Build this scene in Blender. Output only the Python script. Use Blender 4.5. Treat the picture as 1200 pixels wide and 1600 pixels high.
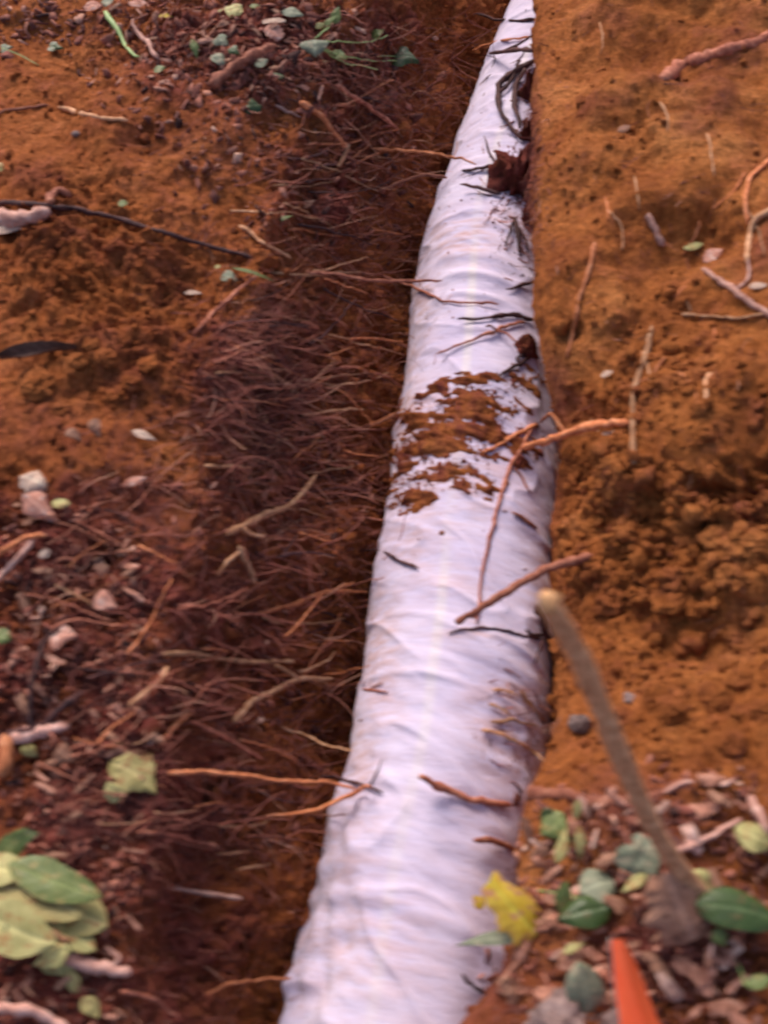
import bpy, math, random
import numpy as np
from mathutils import Vector
from mathutils.bvhtree import BVHTree
scene = bpy.context.scene
for o in list(bpy.data.objects): bpy.data.objects.remove(o)
rng = np.random.default_rng(7); random.seed(7)

# ------------------------------------------------------------------ camera
F = 1556.0                                   # focal length in pixels of the 1200x1600 photograph
PITCH, ROLL, AZ = map(math.radians, (57, -11, -19))
CAM = np.array([0.0, 0.0, 1.6])
FW = np.array([math.cos(PITCH)*math.sin(AZ), math.cos(PITCH)*math.cos(AZ), -math.sin(PITCH)])
_rt = np.array([math.cos(AZ), -math.sin(AZ), 0.0]); _up = np.cross(_rt, FW)
RT = math.cos(ROLL)*_rt + math.sin(ROLL)*_up
UP = -math.sin(ROLL)*_rt + math.cos(ROLL)*_up
from mathutils import Matrix
cd = bpy.data.cameras.new('camera'); cam = bpy.data.objects.new('camera', cd)
scene.collection.objects.link(cam)
m = Matrix([[RT[i], UP[i], -FW[i], CAM[i]] for i in range(3)] + [[0, 0, 0, 1]])
cam.matrix_world = m
cd.sensor_fit = 'VERTICAL'; cd.sensor_height = 24.0; cd.lens = 24.0*F/1600
cd.clip_start = .02; cd.clip_end = 500
cd.dof.use_dof = True; cd.dof.focus_distance = 6.0; cd.dof.aperture_fstop = 2.7
cd.dof.aperture_ratio = 0.58
scene.camera = cam

# ------------------------------------------------------------------ light
SUN_EL, SUN_AZ = math.radians(44), math.radians(332)      # high beyond the far end of the trench, a little to the left
w = bpy.data.worlds.new('World'); scene.world = w; w.use_nodes = True
nt = w.node_tree; bg = nt.nodes['Background']
sky = nt.nodes.new('ShaderNodeTexSky'); sky.sky_type = 'NISHITA'; sky.sun_disc = False
sky.sun_elevation = SUN_EL; sky.sun_rotation = SUN_AZ
sky.air_density = 1.0; sky.dust_density = 4.0; sky.ozone_density = 1.0
nt.links.new(sky.outputs[0], bg.inputs[0]); bg.inputs[1].default_value = 0.15
sl = bpy.data.lights.new('sun', 'SUN'); sl.energy = 1.8; sl.angle = math.radians(26); sl.color = (1.0, .90, .80)
so = bpy.data.objects.new('sun', sl); scene.collection.objects.link(so)
sd = Vector((math.sin(SUN_AZ)*math.cos(SUN_EL), math.cos(SUN_AZ)*math.cos(SUN_EL), math.sin(SUN_EL)))
so.rotation_euler = sd.to_track_quat('Z', 'Y').to_euler()
vs = scene.view_settings
vs.view_transform = 'Standard'; vs.look = 'None'; vs.gamma = 1; vs.exposure = 0.42

# ------------------------------------------------------------------ helpers
def unp(px, py, z):
    px = np.asarray(px, float); py = np.asarray(py, float)
    d = FW + ((px-600)/F)[..., None]*RT - ((py-800)/F)[..., None]*UP
    t = (z-CAM[2])/d[..., 2]
    return CAM + d*t[..., None]
def ray(px, py):
    return FW + (px-600)/F*RT - (py-800)/F*UP        # z-depth 1
def proj(P):
    d = P-CAM; z = d@FW
    return 600+F*(d@RT)/z, 800-F*(d@UP)/z

def h3(ix, iy, iz, seed):
    with np.errstate(over='ignore'):
        a = (ix.astype(np.int64).astype(np.uint32)*np.uint32(73856093)) ^ (iy.astype(np.int64).astype(np.uint32)*np.uint32(19349663)) ^ (iz.astype(np.int64).astype(np.uint32)*np.uint32(83492791)) ^ np.uint32(seed*2654435761 & 0xffffffff)
        a = (a ^ (a >> np.uint32(15)))*np.uint32(2246822519)
        a = (a ^ (a >> np.uint32(13)))*np.uint32(3266489917)
        a = a ^ (a >> np.uint32(16))
    return a.astype(np.float64)/4294967296.0
def vnoise(P, seed=0):
    Q = np.floor(P); f = P-Q; f = f*f*(3-2*f)
    ix, iy, iz = Q[:, 0], Q[:, 1], Q[:, 2]
    r = 0
    for a in (0, 1):
        for b in (0, 1):
            for c in (0, 1):
                wgt = (f[:, 0] if a else 1-f[:, 0])*(f[:, 1] if b else 1-f[:, 1])*(f[:, 2] if c else 1-f[:, 2])
                r = r + wgt*h3(ix+a, iy+b, iz+c, seed)
    return r*2-1
ROTM = np.array([[.8, .6, 0], [-.48, .64, .6], [.36, -.48, .8]])
def fbm(P, octv=4, seed=0, gain=.5):
    r = 0; a = 1.0; P = P@ROTM.T
    for i in range(octv):
        r = r + a*vnoise(P, seed+i*17); a *= gain; P = (P*2.03)@ROTM.T + 11.3
    return r
def worley(P, seed=0):
    Q = np.floor(P); f = P-Q
    best = np.full(len(P), 9.0)
    for a in (-1, 0, 1):
        for b in (-1, 0, 1):
            for c in (-1, 0, 1):
                jx, jy, jz = Q[:, 0]+a, Q[:, 1]+b, Q[:, 2]+c
                dx = a+h3(jx, jy, jz, seed)-f[:, 0]; dy = b+h3(jx, jy, jz, seed+1)-f[:, 1]; dz = c+h3(jx, jy, jz, seed+2)-f[:, 2]
                best = np.minimum(best, dx*dx+dy*dy+dz*dz)
    return np.sqrt(best)
def sstep(a, b, x):
    t = np.clip((x-a)/(b-a), 0, 1); return t*t*(3-2*t)

def mesh_np(name, V, Fq, mat=None, attrs=None, smooth=True, label=None, cat=None, group=None, kind=None, parent=None):
    me = bpy.data.meshes.new(name)
    V = np.asarray(V, np.float32); Fq = np.asarray(Fq, np.int32)
    n = Fq.shape[1]
    me.vertices.add(len(V)); me.vertices.foreach_set('co', V.ravel())
    me.loops.add(Fq.size); me.loops.foreach_set('vertex_index', Fq.ravel())
    me.polygons.add(len(Fq)); me.polygons.foreach_set('loop_start', np.arange(0, Fq.size, n, dtype=np.int32))
    me.polygons.foreach_set('loop_total', np.full(len(Fq), n, np.int32))
    if smooth: me.polygons.foreach_set('use_smooth', np.ones(len(Fq), bool))
    if attrs:
        for k, v in attrs.items():
            at = me.attributes.new(k, 'FLOAT', 'POINT'); at.data.foreach_set('value', np.asarray(v, np.float32))
    me.update(calc_edges=True)
    if mat: me.materials.append(mat)
    o = bpy.data.objects.new(name, me); scene.collection.objects.link(o)
    tag(o, label, cat, group, kind)
    if parent: o.parent = parent
    return o
def tag(o, label=None, cat=None, group=None, kind=None):
    if label: o['label'] = label
    if cat: o['category'] = cat
    if group: o['group'] = group
    if kind: o['kind'] = kind
def empty(name, loc, label, cat, group=None):
    o = bpy.data.objects.new(name, None); scene.collection.objects.link(o)
    o.location = loc; o.empty_display_size = .05; tag(o, label, cat, group); return o
def adopt(o, root):
    o.parent = root; o.matrix_parent_inverse = Matrix.Translation(-Vector(root.location))
def gridfaces(nr, nc, wrap=False):
    i = np.arange(nr-1)[:, None]; j = np.arange(nc if wrap else nc-1)[None, :]
    j2 = (j+1) % nc
    return np.stack([i*nc+j, i*nc+j2, (i+1)*nc+j2, (i+1)*nc+j], -1).reshape(-1, 4)
def gridnormals(G):
    du = np.gradient(G, axis=0); dv = np.gradient(G, axis=1)
    n = np.cross(dv, du); n /= np.linalg.norm(n, axis=-1, keepdims=True)+1e-12
    return n

# ------------------------------------------------------------------ materials
def mat_new(name):
    mt = bpy.data.materials.new(name); mt.use_nodes = True
    n = mt.node_tree; b = n.nodes['Principled BSDF']; b.inputs['Roughness'].default_value = .9
    return mt, n, b
def noise(n, scale, detail=6, rough=.6, coord=None, dist=0):
    t = n.nodes.new('ShaderNodeTexNoise'); t.inputs['Scale'].default_value = scale
    t.inputs['Detail'].default_value = detail; t.inputs['Roughness'].default_value = rough; t.inputs['Distortion'].default_value = dist
    if coord is None:
        coord = n.nodes.new('ShaderNodeTexCoord').outputs['Object']
    n.links.new(coord, t.inputs['Vector']); return t
def ramp(n, src, stops):
    r = n.nodes.new('ShaderNodeValToRGB'); e = r.color_ramp.elements
    while len(e) < len(stops): e.new(.5)
    for el, (p, c) in zip(e, stops): el.position = p; el.color = (*c, 1)
    n.links.new(src, r.inputs[0]); return r.outputs[0]
def mix(n, fac, a, b, mode='MIX'):
    mx = n.nodes.new('ShaderNodeMix'); mx.data_type = 'RGBA'; mx.blend_type = mode
    for s, v in ((mx.inputs[0], fac), (mx.inputs[6], a), (mx.inputs[7], b)):
        if isinstance(v, (int, float)): s.default_value = v
        elif isinstance(v, tuple): s.default_value = (*v, 1)
        else: n.links.new(v, s)
    return mx.outputs[2]
def math_n(n, op, a, b=0.0, clamp=False):
    q = n.nodes.new('ShaderNodeMath'); q.operation = op; q.use_clamp = clamp
    for s, v in ((q.inputs[0], a), (q.inputs[1], b)):
        if isinstance(v, (int, float)): s.default_value = v
        else: n.links.new(v, s)
    return q.outputs[0]
def attr(n, name):
    a = n.nodes.new('ShaderNodeAttribute'); a.attribute_name = name; return a.outputs['Fac']
def bump(n, b, h, strength, dist):
    bp = n.nodes.new('ShaderNodeBump'); bp.inputs['Strength'].default_value = strength; bp.inputs['Distance'].default_value = dist
    n.links.new(h, bp.inputs['Height']); n.links.new(bp.outputs[0], b.inputs['Normal'])

def soil_material():
    mt, n, b = mat_new('soil')
    n1 = noise(n, 5, 6, .65); n2 = noise(n, 60, 8, .7); n3 = noise(n, 380, 4, .7); n4 = noise(n, 16, 5, .6)
    sub = ramp(n, n1.outputs[0], [(.28, (.32, .092, .022)), (.5, (.54, .178, .042)), (.72, (.72, .28, .080))])
    hum = ramp(n, n4.outputs[0], [(.3, (.09, .020, .016)), (.52, (.28, .062, .045)), (.75, (.50, .145, .10))])
    sub = mix(n, attr(n, 'ruddy'), sub, mix(n, 1.0, sub, (.94, .76, .95), 'MULTIPLY'))
    fac = math_n(n, 'ADD', attr(n, 'humus_shade'), math_n(n, 'MULTIPLY', math_n(n, 'SUBTRACT', n4.outputs[0], .5), 1.1))
    fac = math_n(n, 'ADD', fac, math_n(n, 'MULTIPLY', math_n(n, 'SUBTRACT', n2.outputs[0], .5), .8), True)
    c = mix(n, fac, sub, hum)
    n5 = noise(n, 130, 6, .75)
    c = mix(n, 1.0, c, ramp(n, n5.outputs[0], [(.32, (.66, .62, .62)), (.5, (1, 1, 1)), (.68, (1.3, 1.35, 1.4))]), 'MULTIPLY')
    g = ramp(n, n2.outputs[0], [(.28, (.55, .5, .5)), (.5, (1, 1, 1)), (.72, (1.3, 1.38, 1.45))])
    c = mix(n, 1.0, c, g, 'MULTIPLY')
    g3 = ramp(n, n3.outputs[0], [(.3, (.72, .68, .66)), (.7, (1.22, 1.26, 1.32))])
    c = mix(n, 1.0, c, g3, 'MULTIPLY')
    n.links.new(c, b.inputs['Base Color']); b.inputs['Roughness'].default_value = .95
    b.inputs['Specular IOR Level'].default_value = .15
    h = math_n(n, 'ADD', math_n(n, 'MULTIPLY', n2.outputs[0], 1.0), math_n(n, 'MULTIPLY', n3.outputs[0], .35))
    bump(n, b, h, 1.0, .022)
    return mt
SOIL = soil_material()

def wood_material(name, c0, c1, c2, scale=60, rough=.8):
    mt, n, b = mat_new(name)
    nn = noise(n, scale, 6, .65); oi = n.nodes.new('ShaderNodeObjectInfo')
    c = ramp(n, nn.outputs[0], [(.3, c0), (.5, c1), (.7, c2)])
    v = ramp(n, oi.outputs['Random'], [(0, (.62, .6, .6)), (1, (1.25, 1.2, 1.2))])
    c = mix(n, 1.0, c, v, 'MULTIPLY')
    n.links.new(c, b.inputs['Base Color']); b.inputs['Roughness'].default_value = rough
    b.inputs['Specular IOR Level'].default_value = .3
    bump(n, b, nn.outputs[0], .6, .004)
    return mt
ROOT_RED = wood_material('root_bark_reddish', (.17, .045, .028), (.36, .12, .072), (.55, .24, .15))
ROOT_DARK = wood_material('root_bark_dark', (.028, .012, .014), (.075, .03, .03), (.15, .06, .05))
ROOT_TAN = wood_material('root_bark_tan', (.30, .13, .06), (.50, .25, .13), (.66, .40, .24))
ROOT_ORANGE = wood_material('root_bark_orange', (.35, .10, .04), (.60, .20, .08), (.75, .34, .18))
ROOT_PALE = wood_material('root_bark_pale', (.34, .15, .11), (.54, .29, .23), (.70, .45, .38))
STICK_BARK = wood_material('stick_bark', (.26, .11, .05), (.46, .22, .11), (.62, .36, .20), 90)
CUT = wood_material('cut_wood', (.50, .22, .09), (.66, .35, .16), (.76, .5, .28))
BARK = wood_material('bark_chip_surface', (.16, .06, .04), (.40, .18, .12), (.62, .34, .25), 45)
BARK_PALE = wood_material('pale_bark_surface', (.4, .2, .15), (.62, .38, .30), (.8, .58, .50), 45)
HAIR = wood_material('fine_root_surface', (.10, .028, .018), (.25, .08, .048), (.45, .18, .11), 12)
def hair_mat():
    mt, n, b = mat_new('fine_root_surface'); c = ramp(n, attr(n, 'tone'), [(0, (.065, .017, .014)), (.45, (.24, .062, .046)), (.75, (.46, .15, .10)), (1, (.74, .38, .25))])
    nn = noise(n, 40, 3); c = mix(n, 1.0, c, ramp(n, nn.outputs[0], [(.3, (.6, .6, .6)), (.7, (1.3, 1.3, 1.3))]), 'MULTIPLY')
    n.links.new(c, b.inputs['Base Color']); b.inputs['Roughness'].default_value = .85; return mt
HAIR = hair_mat()
def litter_mat():
    mt, n, b = mat_new('litter_surface'); c = ramp(n, attr(n, 'tone'), [(0, (.055, .016, .013)), (.4, (.22, .062, .043)), (.75, (.45, .17, .11)), (1, (.64, .36, .26))])
    nn = noise(n, 70, 4); c = mix(n, 1.0, c, ramp(n, nn.outputs[0], [(.3, (.6, .6, .6)), (.7, (1.3, 1.3, 1.3))]), 'MULTIPLY')
    n.links.new(c, b.inputs['Base Color']); b.inputs['Roughness'].default_value = .9; bump(n, b, nn.outputs[0], .5, .003); return mt
LITTER = litter_mat()
STONE = wood_material('grey_stone', (.09, .055, .05), (.19, .125, .115), (.32, .23, .21), 70)

def leaf_material(name, c0, c1, spots=None, rough=.5, trans=.3, edge=None):
    mt, n, b = mat_new(name)
    nn = noise(n, 28, 5, .6); c = ramp(n, nn.outputs[0], [(.3, c0), (.7, c1)])
    ed = attr(n, 'edge'); vn = attr(n, 'vein')
    if edge: c = mix(n, ed, c, edge)
    if spots:
        s = noise(n, 75, 3, .5); f = ramp(n, s.outputs[0], [(.55, (0, 0, 0)), (.66, (1, 1, 1))])
        c = mix(n, f, c, spots)
    c = mix(n, math_n(n, 'MULTIPLY', vn, .45), c, tuple(min(1, k*1.5+.06) for k in c1))
    n.links.new(c, b.inputs['Base Color']); b.inputs['Roughness'].default_value = rough
    if trans:
        tr = n.nodes.new('ShaderNodeBsdfTranslucent'); n.links.new(c, tr.inputs[0])
        ms = n.nodes.new('ShaderNodeMixShader'); ms.inputs[0].default_value = trans
        out = n.nodes['Material Output']
        n.links.new(b.outputs[0], ms.inputs[1]); n.links.new(tr.outputs[0], ms.inputs[2]); n.links.new(ms.outputs[0], out.inputs[0])
    bump(n, b, math_n(n, 'SUBTRACT', nn.outputs[0], vn), .4, .003)
    return mt
L_GREEN = leaf_material('leaf_green', (.035, .065, .016), (.075, .12, .028), (.12, .09, .03), rough=.35)
L_MID = leaf_material('leaf_mid_green', (.11, .15, .035), (.22, .26, .075), (.33, .26, .08), rough=.4)
L_GREY = leaf_material('leaf_grey_green', (.17, .19, .12), (.32, .33, .22), (.42, .36, .24), rough=.6)
L_YG = leaf_material('leaf_yellow_green', (.40, .36, .12), (.64, .56, .24), (.45, .24, .08), rough=.6)
L_TAN = leaf_material('leaf_pale_olive', (.38, .31, .10), (.58, .47, .19), (.36, .17, .06), rough=.6)
L_YEL = leaf_material('leaf_yellow', (.70, .46, .03), (.88, .66, .08), (.62, .28, .16), rough=.6, edge=(.72, .42, .1))
L_BROWN = leaf_material('leaf_dry_brown', (.30, .12, .07), (.54, .28, .18), (.2, .08, .05), rough=.8)
L_PINK = leaf_material('leaf_dry_pinkish', (.50, .19, .13), (.72, .36, .27), (.74, .5, .42), rough=.8)
L_PALE = leaf_material('leaf_bleached', (.60, .36, .26), (.78, .58, .46), rough=.8)
STEM_G = leaf_material('stem_green', (.22, .34, .09), (.38, .48, .18), trans=0)
L_DARKR = leaf_material('leaf_dark_curled', (.09, .04, .03), (.2, .1, .07), rough=.8)

# ------------------------------------------------------------------ terrain
def line(pts, z):
    """pixel polyline at height z -> world x as a function of world y"""
    a = np.array(pts, float); W = unp(a[:, 0], a[:, 1], 0.0)
    zz = np.asarray(z, float)*np.ones(len(a)); W = np.array([unp(p[0], p[1], k) for p, k in zip(a, zz)]); o = np.argsort(W[:, 1])
    return W[o, 1], W[o, 0], zz[o]
def ev(tab, y):
    return np.interp(y, tab[0], tab[1])
PR = 0.18
left_sil = [(1700, 432), (1600, 455), (1400, 492), (1200, 545), (1000, 577), (900, 588), (800, 608), (600, 634), (400, 655), (200, 726), (0, 805), (-150, 858)]
pc = []
for py, l in left_sil:
    a = unp(l, py, -PR); zz = (a-CAM)@FW; wpx = 2*PR*F/zz
    m_ = unp(l+wpx/2, py, -PR); pc.append((m_[1], m_[0]))
pc.sort(); pc = np.array(pc)
pcx = lambda y: np.interp(y, pc[:, 0], pc[:, 1])

ZL = 0.22
Ledge = line([(140, 1900), (190, 1600), (215, 1450), (235, 1300), (250, 1100), (270, 950), (310, 800), (335, 700), (350, 600), (390, 470), (430, 330), (470, 200), (500, 100), (560, 0), (600, -150)], ZL)
ZR = 0.16
_rl = [(560, 1850, .17), (640, 1700, .17), (700, 1600, .17), (742, 1570, .17), (780, 1500, .17), (790, 1400, .17), (800, 1300, .16), (818, 1220, .13), (846, 1165, .09), (866, 1100, .06), (884, 980, .045), (888, 850, .04), (884, 760, .05), (868, 660, .07), (846, 560, .13), (835, 480, .16), (834, 300, .16), (833, 100, .16), (836, 0, .16), (840, -150, .16)]
Rlip = line([p[:2] for p in _rl], [p[2] for p in _rl])

ys_mid = []
y = 0.02
while y < 3.6:
    ys_mid.append(y); y += 0.0032 + 0.0010*y
ys = np.concatenate([-np.geomspace(12, .06, 26), np.array(ys_mid), 3.6+np.geomspace(.02, 16, 30)])
NY = len(ys)
def smooth1(a, k=9):
    kk = np.hanning(k+2)[1:-1]; kk /= kk.sum(); return np.convolve(np.pad(a, k//2, mode='edge'), kk, 'valid')
le = smooth1(ev(Ledge, ys), 25) ; re_ = smooth1(ev(Rlip, ys), 13)
cx = smooth1(pcx(ys), 25)
le = np.minimum(le, cx-.24)
def zfun(y, tab):
    return np.interp(y, [t[0] for t in tab], [t[1] for t in tab])
zle = np.full(NY, ZL)
zre = smooth1(np.interp(ys, Rlip[0], Rlip[2]), 21)
wob = lambda s, a, f: a*vnoise(np.stack([ys*f, ys*0+s, ys*0], 1), s)
one = np.ones(NY)
ctrl = [   # (x, z, segments to the next)
    (-14*one, .5*one, 14),
    (-2.2*one, .42*one, 10),
    (-1.75*one+0*ys, .33+.03*ys*0+0*one, 160),
    (le-.42, zle+.09+wob(3, .03, 3), 70),
    (le-.16, zle+.055+wob(4, .03, 4), 45),
    (le, zle, 36),
    (le+.035+wob(5, .03, 6), zle-.16, 55),
    (le+(cx-le)*.42, -.17+wob(7, .04, 4), 55),
    (cx-PR*.80, -.40*one, 12),
    (cx, -.43*one, 10),
    (np.maximum(cx+PR*1.02, re_-.02), -.30*one, 24),
    (np.maximum(cx+PR*1.04, re_-.01), -.10+0*one, 34),
    (re_+.004, zre-.05, 14),
    (re_+.02, zre+.0, 22),
    (re_+.10, zre*.6+.4*ZR+.035+wob(8, .015, 5), 60),
    (re_+.35, ZR+.10+wob(9, .03, 3), 70),
    (.75*one, .36*one, 14),
    (1.8*one, .46*one, 12),
    (14*one, .55*one, 0)]
cols_x, cols_z = [], []
for (xa, za, ns), (xb, zb, _) in zip(ctrl[:-1], ctrl[1:]):
    t = np.arange(ns)/ns
    cols_x.append(xa[:, None]*(1-t)+xb[:, None]*t); cols_z.append(za[:, None]*(1-t)+zb[:, None]*t)
cols_x.append(ctrl[-1][0][:, None]); cols_z.append(ctrl[-1][1][:, None])
GX = np.concatenate(cols_x, 1); GZ = np.concatenate(cols_z, 1)
def smooth_cols(A, it=10):
    for _ in range(it):
        A[:, 1:-1] = .25*A[:, :-2]+.5*A[:, 1:-1]+.25*A[:, 2:]
    return A
GX = smooth_cols(GX); GZ = smooth_cols(GZ)
NX = GX.shape[1]
G = np.stack([GX, np.repeat(ys[:, None], NX, 1), GZ], -1)
N = gridnormals(G)
if N[NY//2, 50, 2] < 0: N = -N
P = G.reshape(-1, 3); Nf = N.reshape(-1, 3)
near = (sstep(-2.6, -2.0, P[:, 0])*(1-sstep(1.0, 1.8, P[:, 0]))*sstep(-.5, 0, P[:, 1])*(1-sstep(3.6, 4.4, P[:, 1])))
uidx = np.tile(np.arange(NX), NY)
# side: -1 left .. +1 right relative to trench; wall masks
leF = np.repeat(le, NX); reF = np.repeat(re_, NX); cxF = np.repeat(cx, NX)
px_, py_ = proj(P)
left_wall = sstep(-.06, .05, P[:, 0]-leF)*(1-sstep(-.05, .1, P[:, 0]-cxF))
right_top = sstep(-.02, .03, P[:, 0]-reF)
warp = P + .03*np.stack([fbm(P*6, 2, 31), fbm(P*6, 2, 41), fbm(P*6, 2, 51)], 1)
big = fbm(P*2.6, 3, 5)
medm = fbm(P*9, 4, 9)
lumpy = worley(warp*19, 61)          # ~5 cm clods
lump2 = worley(warp*46, 71)          # ~2 cm crumbs
cm = sstep(-.15, .5, fbm(P*3.1, 2, 83))           # where it is cloddy
fine = fbm(P*70, 3, 91)
fib = fbm(np.stack([P[:, 0]*14, P[:, 1]*85, P[:, 2]*85], 1), 3, 95)   # horizontal root fibres
# smoother scraped face on the right-hand top part of the picture
clod_amt = (.30+.75*cm)
rl = np.exp(-(((P[:, 0]-(reF+.17))/.17)**2+((P[:, 1]-.95)/.30)**2))         # loose clods right of the pipe
clod_amt = clod_amt*(1-.30*right_top)+1.0*rl
patch = sstep(-.05, .55, fbm(P*7.5, 2, 113)+.9*rl)
grit = fbm(warp*24, 5, 121, .62)
ckl = (.3+.7*patch)*(.019*(.52-lumpy)+.009*(.5-lump2)+.010*fbm(warp*40+5, 4, 141, .65))+.0155*grit
smo = np.maximum(right_top*np.exp(-((P[:, 1]-1.75)/.55)**2)*.4, .9*np.exp(-(((px_-1110)/130)**2+((py_-700)/55)**2)**2))                       # scraped, smoother upper face of the right bank
disp = .036*big+.016*medm+clod_amt*ckl*(1-smo)+.004*fine+left_wall*(.012*fib+.016*medm-.4*clod_amt*ckl)+right_top*(.050*fbm(P*4.3, 2, 131)+.020*fbm(P*12, 2, 133))*sstep(.03, .2, P[:, 0]-reF)
# keep the right lip crisp along the fabric
lipm = np.exp(-((P[:, 0]-reF)/.05)**2)
disp = disp*(1-.45*lipm)
# pull the floor down under the pipe
inpipe = (np.abs(P[:, 0]-cxF) < PR*.95) & (P[:, 2] < -.2)
disp = np.where(inpipe, np.minimum(disp, 0)-.03, disp)
P2 = P + Nf*(disp*(near+.0))[:, None]
farm = 1-near
P2[:, 2] += farm*.05*fbm(P*.8, 2, 3)
# local hollows and mounds seen in the photograph: (px, py, z, radius m, depth)
feats = [(270, 440, .3, .075, -.035), (500, 560, .05, .05, -.045), (70, 548, .3, .06, -.014), (470, 590, .1, .06, -.03),
         (380, 700, .2, .08, -.03), (170, 905, .25, .07, -.03), (880, 600, .16, .045, -.045), (870, 690, .1, .06, -.045), (905, 1130, .12, .03, -.03),
         (985, 850, .2, .05, -.02), (1070, 730, .2, .12, .035), (1180, 790, .22, .05, -.04), (330, 1440, .0, .12, -.05),
         (1095, 1245, .2, .05, -.02), (180, 160, .3, .02, .02), (170, 130, .3, .02, -.03), (100, 600, .3, .12, .02), (990, 545, .2, .03, .012), (985, 65, .25, .05, -.04), (1070, 100, .28, .05, -.03), (950, 195, .25, .02, -.02), (1080, 200, .25, .03, -.025), (1010, 285, .2, .02, -.015),
         (893, 515, .17, .018, -.03), (890, 550, .17, .020, -.04), (888, 590, .15, .022, -.04), (880, 640, .1, .03, -.03), (930, 660, .15, .04, -.03),
         (960, 800, .15, .028, -.03), (1010, 790, .18, .03, -.035), (1060, 800, .2, .03, -.03), (1110, 775, .2, .03, -.035), (1160, 800, .2, .035, -.04), (1195, 770, .2, .035, -.04),
         (1000, 690, .17, .07, .03), (1090, 690, .2, .08, .04), (1160, 690, .2, .08, .035), (900, 420, .2, .05, .02), (960, 480, .2, .06, .02), (1050, 330, .25, .09, .03), (900, 250, .2, .08, .025),
         (1175, 900, .2, .05, .025), (1090, 990, .2, .06, -.025), (1150, 1010, .2, .03, -.02), (940, 1060, .12, .04, -.02), (900, 760, .05, .04, -.03),
         (130, 470, .3, .12, .03), (250, 330, .3, .10, .03), (60, 420, .3, .1, .03), (330, 370, .28, .05, -.025), (20, 600, .3, .06, -.02), (240, 210, .3, .05, -.02), (300, 260, .3, .04, -.02), (420, 190, .25, .05, -.03)]
for a, b_, z, r, dpt in feats:
    c = unp(a, b_, z); d2 = ((P2-c)**2).sum(1); P2 = P2 + Nf*(dpt*np.exp(-d2/r**2))[:, None]
# humus mask (organic topsoil / root mat), from zones in the picture's ground plan; small bank zones paint shade into recesses and hollows
def zone(pts, soft):
    g = 0
    for a, b_, rx, ry, s in pts:
        g = np.maximum(g, s*np.exp(-(((px_-a)/rx)**2+((py_-b_)/ry)**2)**1.3))
    return g
hum = zone([(400, 90, 210, 110, .9), (620, 120, 150, 180, .75), (520, 320, 130, 200, .75), (360, 620, 120, 140, .9), (440, 760, 190, 150, .85),
            (470, 560, 130, 160, .8), (150, 950, 330, 190, .95), (350, 1000, 190, 200, .85), (120, 1200, 350, 180, 1.0), (380, 1180, 160, 180, .75), (80, 1480, 330, 220, 1.0), (270, 1450, 90, 180, .9),
            (250, 1300, 160, 140, 1), (270, 440, 50, 30, .8), (1000, 1290, 200, 80, .55), (1000, 1480, 260, 160, .85), (820, 1560, 160, 140, .8), (1120, 130, 80, 70, .6),
            (820, 130, 25, 200, .5), (1010, 80, 120, 60, .3), (875, 620, 30, 120, .55), (90, 60, 140, 90, .35), (560, 1430, 120, 120, .15), (826, 250, 22, 170, .9), (1180, 400, 60, 100, .35), (1130, 60, 110, 70, .5), (1080, 200, 60, 30, .45), (950, 190, 40, 25, .4), (1180, 780, 60, 40, .4), (870, 640, 50, 50, .6)], 0)
hum = np.maximum(hum, .30*(P[:, 0] < leF+.1))
hum = np.clip(hum-.12+.30*medm+.18*big, 0, 1)*near
hum = np.maximum(hum, near*(.85+.5*medm)*sstep(730, 800, py_+.12*px_)*(1-sstep(-.02, .08, P[:, 0]-leF)))
hum = np.clip(hum, 0, 1)*(1-.65*left_wall*(1-sstep(-.18, .08, P[:, 2])))
hum = np.maximum(hum, .45*farm)
ground = mesh_np('ground', P2, gridfaces(NY, NX), SOIL, {'humus_shade': hum, 'ruddy': .30+.36*(1-sstep(-.3, .4, P[:, 0]-cxF))}, kind='structure')
GF = gridfaces(NY, NX)

# ------------------------------------------------------------------ the wrapped pipe
def sleeve_material():
    mt, n, b = mat_new('geotextile_fabric')
    tc = n.nodes.new('ShaderNodeTexCoord').outputs['Object']
    mp = n.nodes.new('ShaderNodeMapping'); mp.inputs['Scale'].default_value = (1, 5, 2); mp.inputs['Rotation'].default_value = (0, 0, .25)
    n.links.new(tc, mp.inputs[0])
    nb = noise(n, 5, 4, .6, tc); ns = noise(n, 14, 6, .7, mp.outputs[0]); nf = noise(n, 260, 4, .6, tc); sp = noise(n, 42, 4, .6, mp.outputs[0])
    c = ramp(n, nb.outputs[0], [(.3, (.56, .48, .66)), (.7, (.66, .575, .73))])
    c = mix(n, math_n(n, 'MULTIPLY', attr(n, 'strip'), .6, True), c, (.76, .69, .64))
    st = math_n(n, 'MULTIPLY', attr(n, 'stain'), ramp(n, ns.outputs[0], [(.38, (0, 0, 0)), (.62, (1, 1, 1))]), True)
    c = mix(n, math_n(n, 'MULTIPLY', st, .8), c, (.50, .26, .20))
    spk = ramp(n, sp.outputs[0], [(.66, (0, 0, 0)), (.73, (1, 1, 1))])
    c = mix(n, math_n(n, 'MULTIPLY', spk, math_n(n, 'ADD', attr(n, 'dirt'), .04), True), c, (.25, .09, .04))
    n.links.new(c, b.inputs['Base Color']); b.inputs['Roughness'].default_value = .85
    b.inputs['Specular IOR Level'].default_value = .2
    b.inputs['Sheen Weight'].default_value = .15
    bump(n, b, math_n(n, 'ADD', math_n(n, 'MULTIPLY', ns.outputs[0], .8), math_n(n, 'MULTIPLY', nf.outputs[0], .15)), .4, .01)
    return mt
SLEEVE = sleeve_material()
pys = np.concatenate([np.linspace(-1.2, 0, 80, endpoint=False), np.arange(0, 3.7, .0038), np.linspace(3.7, 5, 60)])
NT = 300
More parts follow.
